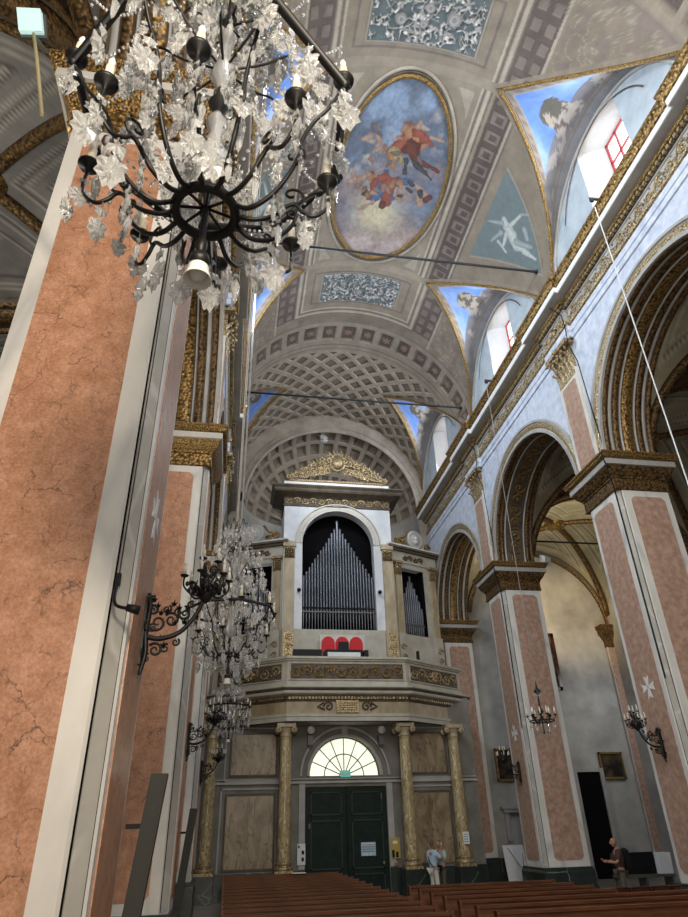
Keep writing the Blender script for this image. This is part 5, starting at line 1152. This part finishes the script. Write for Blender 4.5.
# plain candle chandelier on the other side
root = thing('candle_chandelier', 'small dark chandelier with white candles in front of the midway pier', 'chandelier', (9.1, 19.0, 4.95), 0)
m = MB(); m.lathe([(0.0, -0.55), (0.03, -0.5), (0.015, -0.4), (0.02, 0.0), (0.09, 0.08), (0.03, 0.2), (0.02, 0.55), (0.12, 0.66), (0.05, 0.72), (0.02, 0.85), (0.0, 1.0)], (0, 0, 0), 12); m.build('stem', M['iron'], root)
m = MB(); m.tube([(0.36*math.cos(a), 0.36*math.sin(a), -0.18) for a in np.linspace(0, 2*PI, 25)], 0.016, 6, False); m.build('hoop', M['iron'], root)
for k in range(12):
    a = k*PI/6; m = MB(); R_ = 0.40 if k % 2 else 0.28; m.tube(smooth_path([(0.03*math.cos(a), 0.03*math.sin(a), -0.1), (R_*0.6*math.cos(a), R_*0.6*math.sin(a), -0.24), (R_*math.cos(a), R_*math.sin(a), -0.08)], 6), 0.012, 5); arm = m.build('arm', M['iron'], root)
    p = (R_*math.cos(a), R_*math.sin(a), -0.03); inst('candle_cup', CUP, arm, p); inst('candle', CAN, arm, (p[0], p[1], p[2]+0.02), 0, 1.2); inst('candle_bulb', FLM, arm, (p[0], p[1], p[2]+0.15))
    inst('crystal_drop', PEND[3 if k % 2 else 4], root, (0.36*math.cos(a), 0.36*math.sin(a), -0.2), a, 1.3)
    inst('crystal_drop', PEND[4], root, (0.12*math.cos(a), 0.12*math.sin(a), 0.64), a, 1.0); inst('crystal_pendant', PEND[1], root, (0.2*math.cos(a), 0.2*math.sin(a), -0.36), a, 0.8)
m = MB(); m.tube([(0, 0, 0.98), (0.06, 0, 17.30-4.95)], 0.012, 5); m.build('suspension_cord', M['rope'], root)
m = MB(); m.tube([(9.2, 10.5, 17.0), (9.2, 10.5, 6.0)], 0.016, 6); tag(m.build('chandelier_rope', M['rope']), 'white rope hanging from the cornice in front of the large sunlit arch', 'rope', None, 'thing')
# cornice pulleys holding the ropes
for y, lab in ((10.5, 'small bracket on the cornice holding the long white rope'), (19.0, 'small bracket on the cornice holding the candle chandelier')):
    r_ = thing('pulley_bracket', lab, 'bracket', (9.35, y, 17.28)); m = MB(); m.box(9.12, 10.0, y-0.03, y+0.03, 17.33, 17.40); wpart(m, 'bar', M['iron'], r_); m = MB(); m.lathe([(0.0, -0.02), (0.07, -0.02), (0.05, 0.0), (0.07, 0.02), (0.0, 0.02)], (9.17, y, 17.28), 12, (0, 1, 0)); wpart(m, 'wheel', M['iron'], r_)

# ------------------------------------------------------------------ wall sconces
def make_sconce(label, loc, rz):
    root = thing('wall_sconce', label, 'sconce', loc, rz, 'candle sconces on the piers')
    m = MB(); m.box(0.0, 0.03, -0.05, 0.05, -0.5, 0.35); m.tube(smooth_path([(0.03, 0, 0.4), (0.06, 0, 0.2), (0.04, 0, -0.1), (0.07, 0, -0.35), (0.03, 0, -0.62)], 5), lambda t: 0.035*(1.1-0.8*abs(t-0.5)), 6)
    for z, r_ in ((0.28, 0.07), (-0.05, 0.09), (-0.38, 0.07)):
        for sy in (-1, 1): m.tube(spiral((0.04, sy*0.07, z), (0, sy, 0), (0, 0, 1), r_, 1.2, 12), 0.012, 5)
    m.build('wall_plate', M['iron'], root)
    m = MB(); m.tube(smooth_path([(0.03, 0, -0.15), (0.22, 0, -0.18), (0.45, 0, -0.10), (0.62, 0, 0.10), (0.72, 0, 0.32)], 8), lambda t: 0.034-0.008*t, 8)
    for x, z, r_, f in ((0.17, 0.02, 0.12, 1), (0.34, 0.06, 0.10, -1), (0.18, -0.32, 0.09, -1), (0.5, 0.14, 0.08, 1), (0.1, 0.18, 0.07, -1)): m.tube(spiral((x, 0, z), (1, 0, 0), (0, 0, 1), r_, 1.5, 18, f, 2.5), lambda t: 0.017*(1.2-0.5*t), 5)
    for x, z, r_, f in ((0.27, 0.20, 0.06, -1), (0.42, 0.16, 0.06, 1), (0.30, -0.30, 0.06, 1), (0.12, -0.05, 0.06, 1), (0.42, -0.22, 0.05, -1), (0.08, 0.32, 0.05, 1), (0.08, -0.42, 0.06, 1), (0.57, 0.26, 0.05, 1)): m.tube(spiral((x, 0, z), (1, 0, 0), (0, 0, 1), r_, 1.4, 16, f, 1.0), lambda t: 0.013*(1.2-0.5*t), 5)
    for x, z in ((0.28, 0.16), (0.42, 0.20), (0.2, 0.13), (0.35, 0.25), (0.22, -0.2), (0.5, 0.02), (0.15, 0.22), (0.1, 0.3), (0.27, -0.28), (0.38, 0.0)):
        for k in range(3): m.tube([(x, 0, z), (x+0.05*math.cos(k*1.0+0.4), 0.03*(k-1), z+0.08*math.sin(k+0.4))], lambda t: 0.02*(1.1-t), 5)
    m.build('scroll_bracket', M['iron'], root)
    m = MB(); m.lathe([(0.0, 0.28), (0.04, 0.30), (0.10, 0.38), (0.12, 0.44), (0.06, 0.5), (0.03, 0.62), (0.05, 0.66), (0.0, 0.7)], (0.74, 0, 0), 12)
    for k in range(10):
        a = k*2*PI/10; m.tube([(0.74+0.09*math.cos(a), 0.09*math.sin(a), 0.42), (0.74+0.16*math.cos(a), 0.16*math.sin(a), 0.50), (0.74+0.14*math.cos(a), 0.14*math.sin(a), 0.57)], lambda t: 0.03*(1.1-t), 5)
    m.build('leaf_cluster', M['iron'], root)
    for k in range(9):
        if k < 6: a, R_, z = k*PI/3+0.3, 0.30, 0.62
        else: a, R_, z = (k-6)*2*PI/3, 0.13, 0.86
        p = Vector((0.74+R_*math.cos(a), R_*math.sin(a), z)); m = MB()
        m.tube(smooth_path([(0.74, 0, 0.42), (0.74+R_*0.55*math.cos(a), R_*0.55*math.sin(a), 0.38 if k < 6 else 0.6), (0.74+R_*0.98*math.cos(a), R_*0.98*math.sin(a), z-0.14), p], 6), 0.013, 5)
        m.tube(spiral((0.74+R_*0.6*math.cos(a), R_*0.6*math.sin(a), z-0.12), (math.cos(a), math.sin(a), 0), (0, 0, 1), 0.07, 1.3, 14), 0.013, 5)
        for w_ in range(3): m.ball((0.74+R_*(0.4+0.25*w_)*math.cos(a+0.2), R_*(0.4+0.25*w_)*math.sin(a+0.2), z-0.2+0.04*w_), 0.028, 6, (1, 1, 1.4))
        arm = m.build('candle_arm', M['iron'], root); inst('candle_cup', CUP, arm, p, 0, 1.0); inst('candle', CAN, arm, (p.x, p.y, p.z+0.015)); inst('candle_bulb', FLM, arm, (p.x, p.y, p.z+0.135))
    return root
sc_lab = ['black wrought iron candle sconce on the near cracked pink pier', 'black iron candle sconce on the second shaded pier, over the grey loudspeaker', 'small black candle sconce seen in front of the gilded column at the far end', 'black iron candle sconce on the picture edge pier under the white cross', 'black iron candle sconce on the midway arcade pier under its white cross']
proto = make_sconce(sc_lab[0], (XL-0.012+0.024, 6.30, 3.90), 0)
for k, (x, y, z, rz) in enumerate(((XL+0.012, 14.8, 3.9, 0), (XL+0.012, 23.2, 3.9, 0), (XR-0.012, 14.8, 3.75, PI), (XR-0.012, 23.2, 3.75, PI))):
    o = copy_tree(proto); o.location = (x, y, z); o.rotation_euler = (0, 0, rz); o['label'] = sc_lab[k+1]; o.scale = (0.74,)*3
proto.scale = (0.76,)*3
# small spot fitting on the near pier corner
root = thing('spotlight', 'small black bent spotlight on the white edge of the near pink pier', 'lamp', (-0.98, 5.35, 3.8))
m = MB(); m.tube(smooth_path([(-1.0, 5.34, 4.02), (-1.0, 5.27, 3.85), (-0.96, 5.19, 3.74), (-0.86, 5.15, 3.70)], 6), 0.014, 6); m.box(-1.02, -0.98, 5.31, 5.35, 3.95, 4.05); wpart(m, 'bracket', M['black'], root)
m = MB(); m.lathe([(0.0, -0.06), (0.03, -0.05), (0.04, 0.05), (0.0, 0.05)], (-0.82, 5.15, 3.70), 12, (1, 0, -0.2)); wpart(m, 'lamp_head', M['black'], root)
m = MB(); m.tube([(-1.0, 5.335, 4.0), (-1.0, 5.335, 9.9)], 0.006, 5); wpart(m, 'cable', M['grey_metal'], root)
# lamp at the capital corner with its cord
root = thing('capital_lamp', 'small pale green square lamp with yellow cord on the near capital corner', 'lamp', (-2.8, 5.0, 11.0))
m = MB(); m.obox((-3.14, 4.9, 11.42), (0.14, 0.0, 0.03), (0, 0.05, 0.03), (-0.03, -0.06, 0.15)); wpart(m, 'lamp_glass', M['lamp_glass'], root)
m = MB(); m.obox((-3.12, 4.97, 11.44), (0.16, 0.0, 0.03), (0, 0.03, 0.02), (-0.03, -0.06, 0.17)); m.tube([(-3.1, 5.0, 11.3), (-2.95, 5.05, 11.1), (-2.78, 5.02, 10.97)], 0.03, 6); wpart(m, 'bracket', M['grey_metal'], root)
m = MB(); m.tube([(-3.08, 4.95, 11.25), (-2.87, 4.9, 10.5), (-2.60, 4.88, 9.45)], 0.022, 6); wpart(m, 'twisted_cord', M['rope_gold'], root)

# tilted column loudspeakers
ls = thing('column_loudspeaker', 'long grey column loudspeaker tilted off the near pink pier', 'loudspeaker', (-0.72, 6.9, 0.9), 0, 'grey column loudspeakers')
m = MB(); ax = Vector((0.10, 0.0, 1)).normalized(); m.obox((0.0, 0, 0.90), (0.075, 0, 0), (0, 0.07, 0), ax*0.85); m.build('cabinet', M['speaker'], ls)
m = MB(); m.obox((0.0, -0.073, 0.90), (0.05, 0, 0), (0, 0.004, 0), ax*0.80); m.build('grille', M['speaker'], ls)
m = MB(); m.box(-0.17, 0.02, 0.0, 0.04, 1.30, 1.34); m.box(-0.17, -0.06, 0.0, 0.04, 0.40, 0.44); m.build('bracket', M['black'], ls)
o = copy_tree(ls); o.location = (-0.74, 15.3, 0.85); o['label'] = 'thin grey column loudspeaker tilted off the second shaded pier'

# ------------------------------------------------------------------ pews
def make_pew(length, label, group):
    root = thing('pew', label, 'pew', (0, 0, 0), 0, group); L = length
    m = MB(); m.obox((L/2, 0.22, 0.68), (L/2-0.03, 0, 0), (0, 0.016, 0.0), (0, 0.035, 0.22)); m.build('backrest', M['wood'], root)
    m = MB(); m.box(0.0, L, 0.20, 0.34, 0.90, 0.945); m.box(0.02, L-0.02, 0.24, 0.29, 0.84, 0.90); m.build('top_rail', M['wood'], root)
    m = MB(); m.box(0.03, L-0.03, -0.22, 0.20, 0.43, 0.465); m.build('seat', M['wood'], root)
    for x in (0.0, L-0.05):
        m = MB(); m.prism([(-0.24, 0), (0.30, 0), (0.30, 0.20), (0.22, 0.5), (0.33, 0.88), (0.31, 0.955), (0.19, 0.955), (0.12, 0.62), (-0.16, 0.60), (-0.24, 0.52)], (x, 0, 0), (0, 1, 0), (0, 0, 1), (0.05, 0, 0)); m.build('end_panel', M['wood'], root)
    m = MB(); m.box(0.05, L-0.05, 0.33, 0.50, 0.14, 0.18); m.box(0.05, L-0.05, 0.20, 0.23, 0.10, 0.16); m.build('kneeler', M['wood_dark'], root)
    return root
pl_ = make_pew(3.72, 'brown wooden pew in the block before the green door, seen over its top rail', 'pews before the green door')
for i, y in enumerate(np.arange(11.0, 24.4, 0.95)):
    o = pl_ if i == 0 else copy_tree(pl_); o.location = (0.02, float(y), 0)
o['label'] = 'brown wooden pew before the green door, farthest row with a white paper on its rail'
pr_ = make_pew(5.2, 'brown wooden pew in the block before the sunlit arcade, open under its seat', 'pews before the sunlit arcade')
for i, y in enumerate(np.arange(11.7, 13.7, 0.95)):
    o = pr_ if i == 0 else copy_tree(pr_); o.location = (4.37, float(y), 0)
ps_ = make_pew(3.7, 'shorter brown pew behind the chairs, near the two standing men', 'shorter pews near the standing men')
for i, y in enumerate((14.55, 15.5, 16.45, 17.4)):
    o = ps_ if i == 0 else copy_tree(ps_); o.location = (4.37, float(y), 0)
m = MB(); m.obox((2.45, 24.45, 0.962), (0.22, 0, 0), (0, 0.09, 0), (0, 0, 0.012)); tag(m.build('paper_sheet', M['white_paint']), 'bright white paper lying on the farthest pew before the green door', 'paper', None, 'thing')
# dark chairs by the pier
def make_chair(label):
    root = thing('wooden_chair', label, 'chair', (0, 0, 0), 0, 'dark chairs beside the pew block')
    m = MB(); m.box(-0.21, 0.21, -0.21, 0.21, 0.44, 0.475); m.build('seat', M['wood_dark'], root)
    m = MB()
    for i in range(7):
        t = i/6
    m.grid([[(0.24*math.sin(a), 0.21+0.06*math.cos(a)*0.8, z) for a in np.linspace(-1.3, 1.3, 9)] for z in (0.74, 0.80, 0.86, 0.90)], True); m.grid([[(0.22*math.sin(a), 0.235+0.05*math.cos(a)*0.8, z) for a in np.linspace(-1.3, 1.3, 9)] for z in (0.74, 0.80, 0.86, 0.90)], True); m.tube([(0.24*math.sin(a), 0.21+0.05*math.cos(a), 0.90) for a in np.linspace(-1.4, 1.4, 12)], 0.02, 6); m.build('backrest', M['wood_dark'], root)
    for sx in (-1, 1):
        m = MB(); m.tube([(sx*0.19, -0.19, 0), (sx*0.19, -0.19, 0.45)], 0.02, 6); m.build('leg', M['wood_dark'], root)
        m = MB(); m.tube([(sx*0.19, 0.26, 0), (sx*0.19, 0.2, 0.45), (sx*0.21, 0.22, 0.86)], 0.02, 6); m.build('leg', M['wood_dark'], root)
    for x in (-0.07, 0.07):
        m = MB(); m.tube([(x, 0.2, 0.47), (x, 0.25, 0.78)], 0.012, 5); m.build('back_spindle', M['wood_dark'], root)
    return root
ch = make_chair('dark polished chair in the row before the picture edge pier, first from the pews')
lab4 = ['second', 'third', 'fourth']
for i in range(4):
    o = ch if i == 0 else copy_tree(ch); o.location = (8.5+0.47*i, 15.1, 0)
    if i: o['label'] = 'dark polished chair in the row before the picture edge pier, %s from the pews' % lab4[i-1]

# ------------------------------------------------------------------ aisle furnishings
def framed(label, x0, x1, z0, z1, y, fr, seed, tilt=0.0, gold='gold_fine'):
    root = thing('framed_painting', label, 'painting', ((x0+x1)/2, y, z0)); 
    m = MB()
    for q in ((x0, x1, z0, z0+fr), (x0, x1, z1-fr, z1), (x0, x0+fr, z0, z1), (x1-fr, x1, z0, z1)): m.box(q[0], q[1], y-0.10, y, q[2], q[3])
    wpart(m, 'frame', M[gold], root)
    a, b = np.meshgrid(np.linspace(x0+fr*0.8, x1-fr*0.8, 40), np.linspace(z0+fr*0.8, z1-fr*0.8, 40), indexing='ij'); f = fbm(a*2.5, b*2.5, seed); c = np.array((0.02, 0.016, 0.012))+np.clip(f-0.45, 0, 1)[..., None]*np.array((0.35, 0.22, 0.12))
    P = np.stack([a-root.location.x, np.full_like(a, -0.05), b-root.location.z], -1); big_grid('canvas', P, M['fresco'], c, root); return root
framed('dark painting in a thin gilded frame beside the dark aisle doorway', 17.25, 18.45, 3.85, 5.0, 30.8, 0.09, 3)
framed('dark framed picture on the end wall seen past the midway pier', 12.1, 12.95, 3.85, 5.2, 30.8, 0.08, 5)
framed('tall framed painting high on the aisle end wall, half hidden by the midway pier', 13.9, 16.1, 7.8, 10.6, 30.8, 0.16, 8, 0, 'wood_dark')
root = bpy.data.objects.new('door_2', None); COL.objects.link(root); root['kind'] = 'structure'
m = MB(); m.box(15.95, 17.1, 30.70, 30.81, 0, 4.16); m.build('dark_doorway', M['dark'], root)
m = MB(); m.box(17.1, 17.28, 30.62, 30.81, 0, 4.16); m.box(15.77, 15.95, 30.62, 30.81, 0, 4.16); m.box(15.77, 17.28, 30.62, 30.81, 4.16, 4.32); m.build('door_frame', M['grey_stone'], root)
m = MB(); m.box(11.6, 19.2, 30.72, 30.81, 0, 0.9); structure(m, 'baseboard_aisle', M['dark_marble'])
root = thing('display_board', 'white board leaning on a thin stand before the dark end of the aisle', 'board', (12.15, 30.2, 0))
m = MB(); m.obox((12.18, 30.15, 0.72), (0.46, 0, 0), (0, 0.015, 0.0), (-0.02, 0.10, 0.66)); wpart(m, 'panel', M['board'], root)
m = MB(); m.tube([(11.85, 30.05, 1.3), (12.4, 29.95, 0.45)], 0.012, 5); m.tube([(12.5, 30.05, 1.1), (12.4, 29.95, 0.45)], 0.012, 5); m.box(12.36, 12.46, 29.9, 29.98, 0.3, 0.46); m.box(11.75, 11.8, 30.0, 30.3, 0, 0.08); m.box(12.55, 12.6, 30.0, 30.3, 0, 0.08); wpart(m, 'stand', M['black'], root)
root = thing('stone_niche_shelf', 'small grey moulded stone bracket on the end wall above the white board', 'bracket', (12.4, 30.8, 2.7))
m = MB(); m.box(12.05, 13.3, 30.55, 30.8, 2.74, 2.84); m.box(12.15, 13.2, 30.6, 30.8, 2.6, 2.74); m.box(12.2, 12.4, 30.68, 30.8, 1.5, 2.6); m.box(12.95, 13.15, 30.68, 30.8, 1.5, 2.6); wpart(m, 'shelf', M['grey_stone'], root)
root = thing('dark_cabinet', 'dark low cabinet in the aisle beside the standing bald man', 'cabinet', (13.2, 22.0, 0))
m = MB(); m.box(12.1, 13.95, 21.7, 22.2, 0.62, 0.70); m.box(12.15, 12.22, 21.72, 22.18, 0, 0.62); m.box(13.83, 13.9, 21.72, 22.18, 0, 0.62); m.box(12.95, 13.02, 21.72, 22.18, 0, 0.62); wpart(m, 'table', M['grey_metal'], root)
m = MB(); m.box(12.1, 13.5, 21.95, 22.1, 0.70, 1.28); wpart(m, 'back_panel', M['black'], root)
m = MB(); m.obox((13.72, 21.9, 0.98), (0.20, 0, 0), (0, 0.2, 0), (0.02, 0, 0.28)); tag(m.build('folded_cloth', M['white_paint']), 'white cloth on the end of the dark aisle cabinet', 'cloth', None, 'thing')
root = thing('aisle_floodlight_lamp', 'white floodlight on the capital of the midway pier, lighting the aisle', 'lamp', (11.95, 22.6, 11.0))
m = MB(); m.box(11.88, 12.02, 22.5, 22.7, 11.0, 11.12); wpart(m, 'bracket', M['grey_metal'], root); m = MB(); m.obox((12.1, 22.55, 11.28), (0.18, 0.1, 0), (-0.05, 0.1, 0.06), (0, -0.08, 0.16)); wpart(m, 'lamp_head', M['white_paint'], root)
m = MB(); m.tube([(11.6, 23.2, 12.4), (19.3, 23.2, 12.4)], 0.04, 6); tag(m.build('aisle_tie_rod', M['iron']), 'thin iron tie rod across the sunlit-side aisle under its vault', 'rod', None, 'thing')

# ------------------------------------------------------------------ people
def skin_mesh(name, verts, edges, radii, levels=2):
    me = bpy.data.meshes.new(name); me.from_pydata(verts, edges, []); o = bpy.data.objects.new(name, me); COL.objects.link(o)
    mod = o.modifiers.new('s', 'SKIN'); lay = me.skin_vertices[0] if me.skin_vertices else None
    if lay is None:
        bpy.context.view_layer.objects.active = o; bpy.ops.mesh.customdata_skin_add(); lay = me.skin_vertices[0]
    for i, r in enumerate(radii):
        r = r if isinstance(r, tuple) else (r, r); lay.data[i].radius = r; lay.data[i].use_root = (i == 0)
    s = o.modifiers.new('d', 'SUBSURF'); s.levels = levels; s.render_levels = levels
    dg = bpy.context.evaluated_depsgraph_get(); dg.update(); em = bpy.data.meshes.new_from_object(o.evaluated_get(dg)); bpy.data.objects.remove(o)
    em.polygons.foreach_set('use_smooth', [True]*len(em.polygons)); return em
def person(label, loc, rz, elbows, hands, shirt, trousers, hair, head_tilt=0.0, group=None, bald=False):
    root = thing('person', label, 'person', loc, rz, group)          # faces +y locally
    J = dict(pel=(0, 0, 0.93), ab=(0, 0.0, 1.08), ch=(0, 0.0, 1.27), nk=(0, -0.01, 1.44), hd0=(0, 0.01, 1.50),
             sl=(-0.18, -0.01, 1.37), sr=(0.18, -0.01, 1.37), el=elbows[0], er=elbows[1], wl=hands[0], wr=hands[1],
             hl=(-0.09, 0, 0.86), hr=(0.09, 0, 0.86), kl=(-0.11, 0.03, 0.48), kr=(0.11, 0.03, 0.48), al=(-0.11, -0.01, 0.08), ar=(0.11, -0.01, 0.08), tl=(-0.13, 0.14, 0.04), tr=(0.13, 0.14, 0.04))
    def chain(names, pairs, rad):
        idx = {n: i for i, n in enumerate(names)}; return [J[n] for n in names], [(idx[a], idx[b]) for a, b in pairs], [rad[n] for n in names]
    R = dict(pel=(0.15, 0.11), ab=(0.145, 0.105), ch=(0.165, 0.11), nk=0.06, hd0=0.055, sl=0.065, sr=0.065, el=0.043, er=0.043, wl=0.03, wr=0.03, hl=0.09, hr=0.09, kl=0.058, kr=0.058, al=0.042, ar=0.042, tl=0.035, tr=0.035)
    names = list(J); pairs = [('pel', 'ab'), ('ab', 'ch'), ('ch', 'nk'), ('nk', 'hd0'), ('ch', 'sl'), ('ch', 'sr'), ('sl', 'el'), ('sr', 'er'), ('el', 'wl'), ('er', 'wr'), ('pel', 'hl'), ('pel', 'hr'), ('hl', 'kl'), ('hr', 'kr'), ('kl', 'al'), ('kr', 'ar'), ('al', 'tl'), ('ar', 'tr')]
    em = skin_mesh('body', *chain(names, pairs, R))
    mb = MB(); mb.v = [tuple(v.co) for v in em.vertices]; mb.f = [tuple(p.vertices) for p in em.polygons]; mb.sm = [True]*len(mb.f)
    hc = Vector((0, 0.025+head_tilt, 1.61))
    rows = []
    for i in range(13):
        t = PI*i/12; row = []
        for k in range(16):
            a = 2*PI*k/16; x, y, z = math.sin(t)*math.cos(a), math.sin(t)*math.sin(a), math.cos(t); w = 1.0 if z > -0.1 else 1.0-0.38*(-z-0.1)
            row.append(hc+Vector((0.076*x*w, 0.098*y*w+(0.012 if (z < -0.3 and y > 0) else 0), 0.118*z)))
        rows.append(row)
    mb.grid(rows, True, False, True)
    mb.tube([hc+Vector((0, 0.092, 0.03)), hc+Vector((0, 0.118, -0.015)), hc+Vector((0, 0.092, -0.03))], lambda t: 0.010+0.006*math.sin(PI*t), 6)
    for sx in (-1, 1): mb.ball(hc+Vector((sx*0.078, -0.005, -0.005)), 0.03, 8, (0.4, 0.8, 1.0))
    for w_, e_, sx in ((hands[0], elbows[0], -1), (hands[1], elbows[1], 1)):
        w_, e_ = Vector(w_), Vector(e_); d = (w_-e_).normalized(); side = d.cross(Vector((0, 0, 1))); side = side.normalized() if side.length > 0.1 else Vector((1, 0, 0)); n_ = side.cross(d)
        mb.tube([w_, w_+d*0.05, w_+d*0.09], lambda t: 0.032-0.006*t, 8)
        for q in range(4):
            b0 = w_+d*0.085+side*(0.024-0.016*q); L = (0.065, 0.075, 0.07, 0.055)[q]; mb.tube([b0, b0+d*L*0.5+n_*0.008, b0+d*L*0.85+n_*0.03, b0+d*L*0.8+n_*0.05], lambda t: 0.0095-0.003*t, 6)
        b0 = w_+d*0.03+side*0.03; mb.tube([b0, b0+side*0.025+d*0.025+n_*0.01, b0+side*0.02+d*0.055+n_*0.03], lambda t: 0.011-0.003*t, 6)
    mb.build('body', M['skin'], root)
    lerp = lambda a, b, t: tuple(Vector(J[a]).lerp(Vector(J[b]), t))
    J['ml'], J['mr'] = lerp('sl', 'el', 0.85), lerp('sr', 'er', 0.85); J['hem'] = (0, 0, 0.90)
    R2 = dict(hem=(0.175, 0.135), ab=(0.17, 0.13), ch=(0.185, 0.13), nk=0.072, sl=0.085, sr=0.085, ml=0.075, mr=0.075)
    em = skin_mesh('shirt', *chain(list(R2), [('hem', 'ab'), ('ab', 'ch'), ('ch', 'nk'), ('ch', 'sl'), ('ch', 'sr'), ('sl', 'ml'), ('sr', 'mr')], R2)); em.materials.append(M[shirt]); inst('shirt', em, root, (0, 0, 0))
    R3 = dict(pel=(0.165, 0.125), hl=0.105, hr=0.105, kl=0.075, kr=0.075, al=0.062, ar=0.062)
    em = skin_mesh('trousers', *chain(list(R3), [('pel', 'hl'), ('pel', 'hr'), ('hl', 'kl'), ('hr', 'kr'), ('kl', 'al'), ('kr', 'ar')], R3)); em.materials.append(M[trousers]); inst('trousers', em, root, (0, 0, 0))
    m = MB()
    for sx in (-1, 1): m.ball((sx*0.12, 0.07, 0.05), 0.075, 10, (0.7, 1.7, 0.66))
    m.build('shoes', M['black'], root)
    if not bald:
        m = MB(); rows = []
        for i in range(8):
            t = 1.75*i/7; rows.append([hc+Vector((0.084*math.sin(t)*math.cos(a), 0.104*math.sin(t)*math.sin(a)-0.012-(0.0 if math.sin(a) < 0.3 else 0.03*math.sin(t)), 0.126*math.cos(t)+(0.05*math.sin(t) if math.sin(a) > 0.35 else 0))) for a in np.linspace(0, 2*PI, 20)])
        m.grid(rows, True); m.build('hair', M[hair], root)
    return root
# the pair before the gallery column
p1 = person('person in a light blue shirt and white trousers raising a white phone', (7.12, 25.0, 0), -PI/2+0.5, [(-0.26, 0.12, 1.14), (0.27, 0.14, 1.16)], [(-0.10, 0.30, 1.38), (0.10, 0.32, 1.44)], 'shirt_blue', 'trousers_white', 'hair')
m = MB(); m.obox((0.02, 0.42, 1.60), (0.035, 0, 0), (0, 0.006, 0), (0, 0.01, 0.07)); o = m.build('phone', M['white_paint']); o.parent = None
o.matrix_world = Matrix.Translation((7.12, 25.0, 0)) @ Matrix.Rotation(-PI/2+0.5, 4, 'Z'); tag(o, 'white phone held up by the person in the light blue shirt', 'phone', None, 'thing')
m = MB(); m.tube(smooth_path([(-0.17, 0.05, 1.36), (-0.02, 0.14, 1.15), (0.15, 0.12, 0.95), (0.16, -0.02, 0.9), (-0.02, -0.14, 1.1), (-0.17, -0.05, 1.36)], 6), 0.018, 5); m.obox((0.12, 0.16, 0.92), (0.10, 0, 0), (0, 0.04, 0), (0, 0, 0.08)); m.build('shoulder_bag', M['black'], p1)
p2 = person('person in a pale green shirt and olive trousers facing the phone', (7.46, 25.25, 0), PI/2+0.6, [(-0.27, 0.10, 1.12), (0.26, 0.12, 1.14)], [(-0.06, 0.27, 1.22), (0.08, 0.30, 1.24)], 'shirt_green', 'trousers_olive', 'hair')
m = MB(); m.box(-0.06, 0.06, 0.34, 0.42, 1.18, 1.27); m.lathe([(0.0, 0.0), (0.035, 0.0), (0.035, 0.06), (0.0, 0.06)], (0, 0.42, 1.22), 12, (0, 1, 0)); o = m.build('camera', M['black']); o.name = 'hand_camera'
o.matrix_world = Matrix.Translation((7.46, 25.25, 0)) @ Matrix.Rotation(PI/2+0.6, 4, 'Z'); tag(o, 'black camera held by the person in the pale green shirt', 'camera', None, 'thing')
p3 = person('bald person with a dark backpack standing in the aisle by the cabinet', (11.35, 20.3, 0), PI/2-0.2, [(-0.25, 0.12, 1.12), (0.26, 0.13, 1.12)], [(-0.10, 0.36, 1.14), (0.10, 0.36, 1.16)], 'shirt_dark', 'trousers_olive', 'hair', 0.02, None, True)
m = MB(); m.obox((0, -0.22, 1.18), (0.16, 0, 0), (0, 0.09, 0), (0, 0.02, 0.23)); m.ball((0, -0.22, 1.40), 0.13, 10, (1.2, 0.7, 0.6)); m.build('backpack', M['black'], p3)
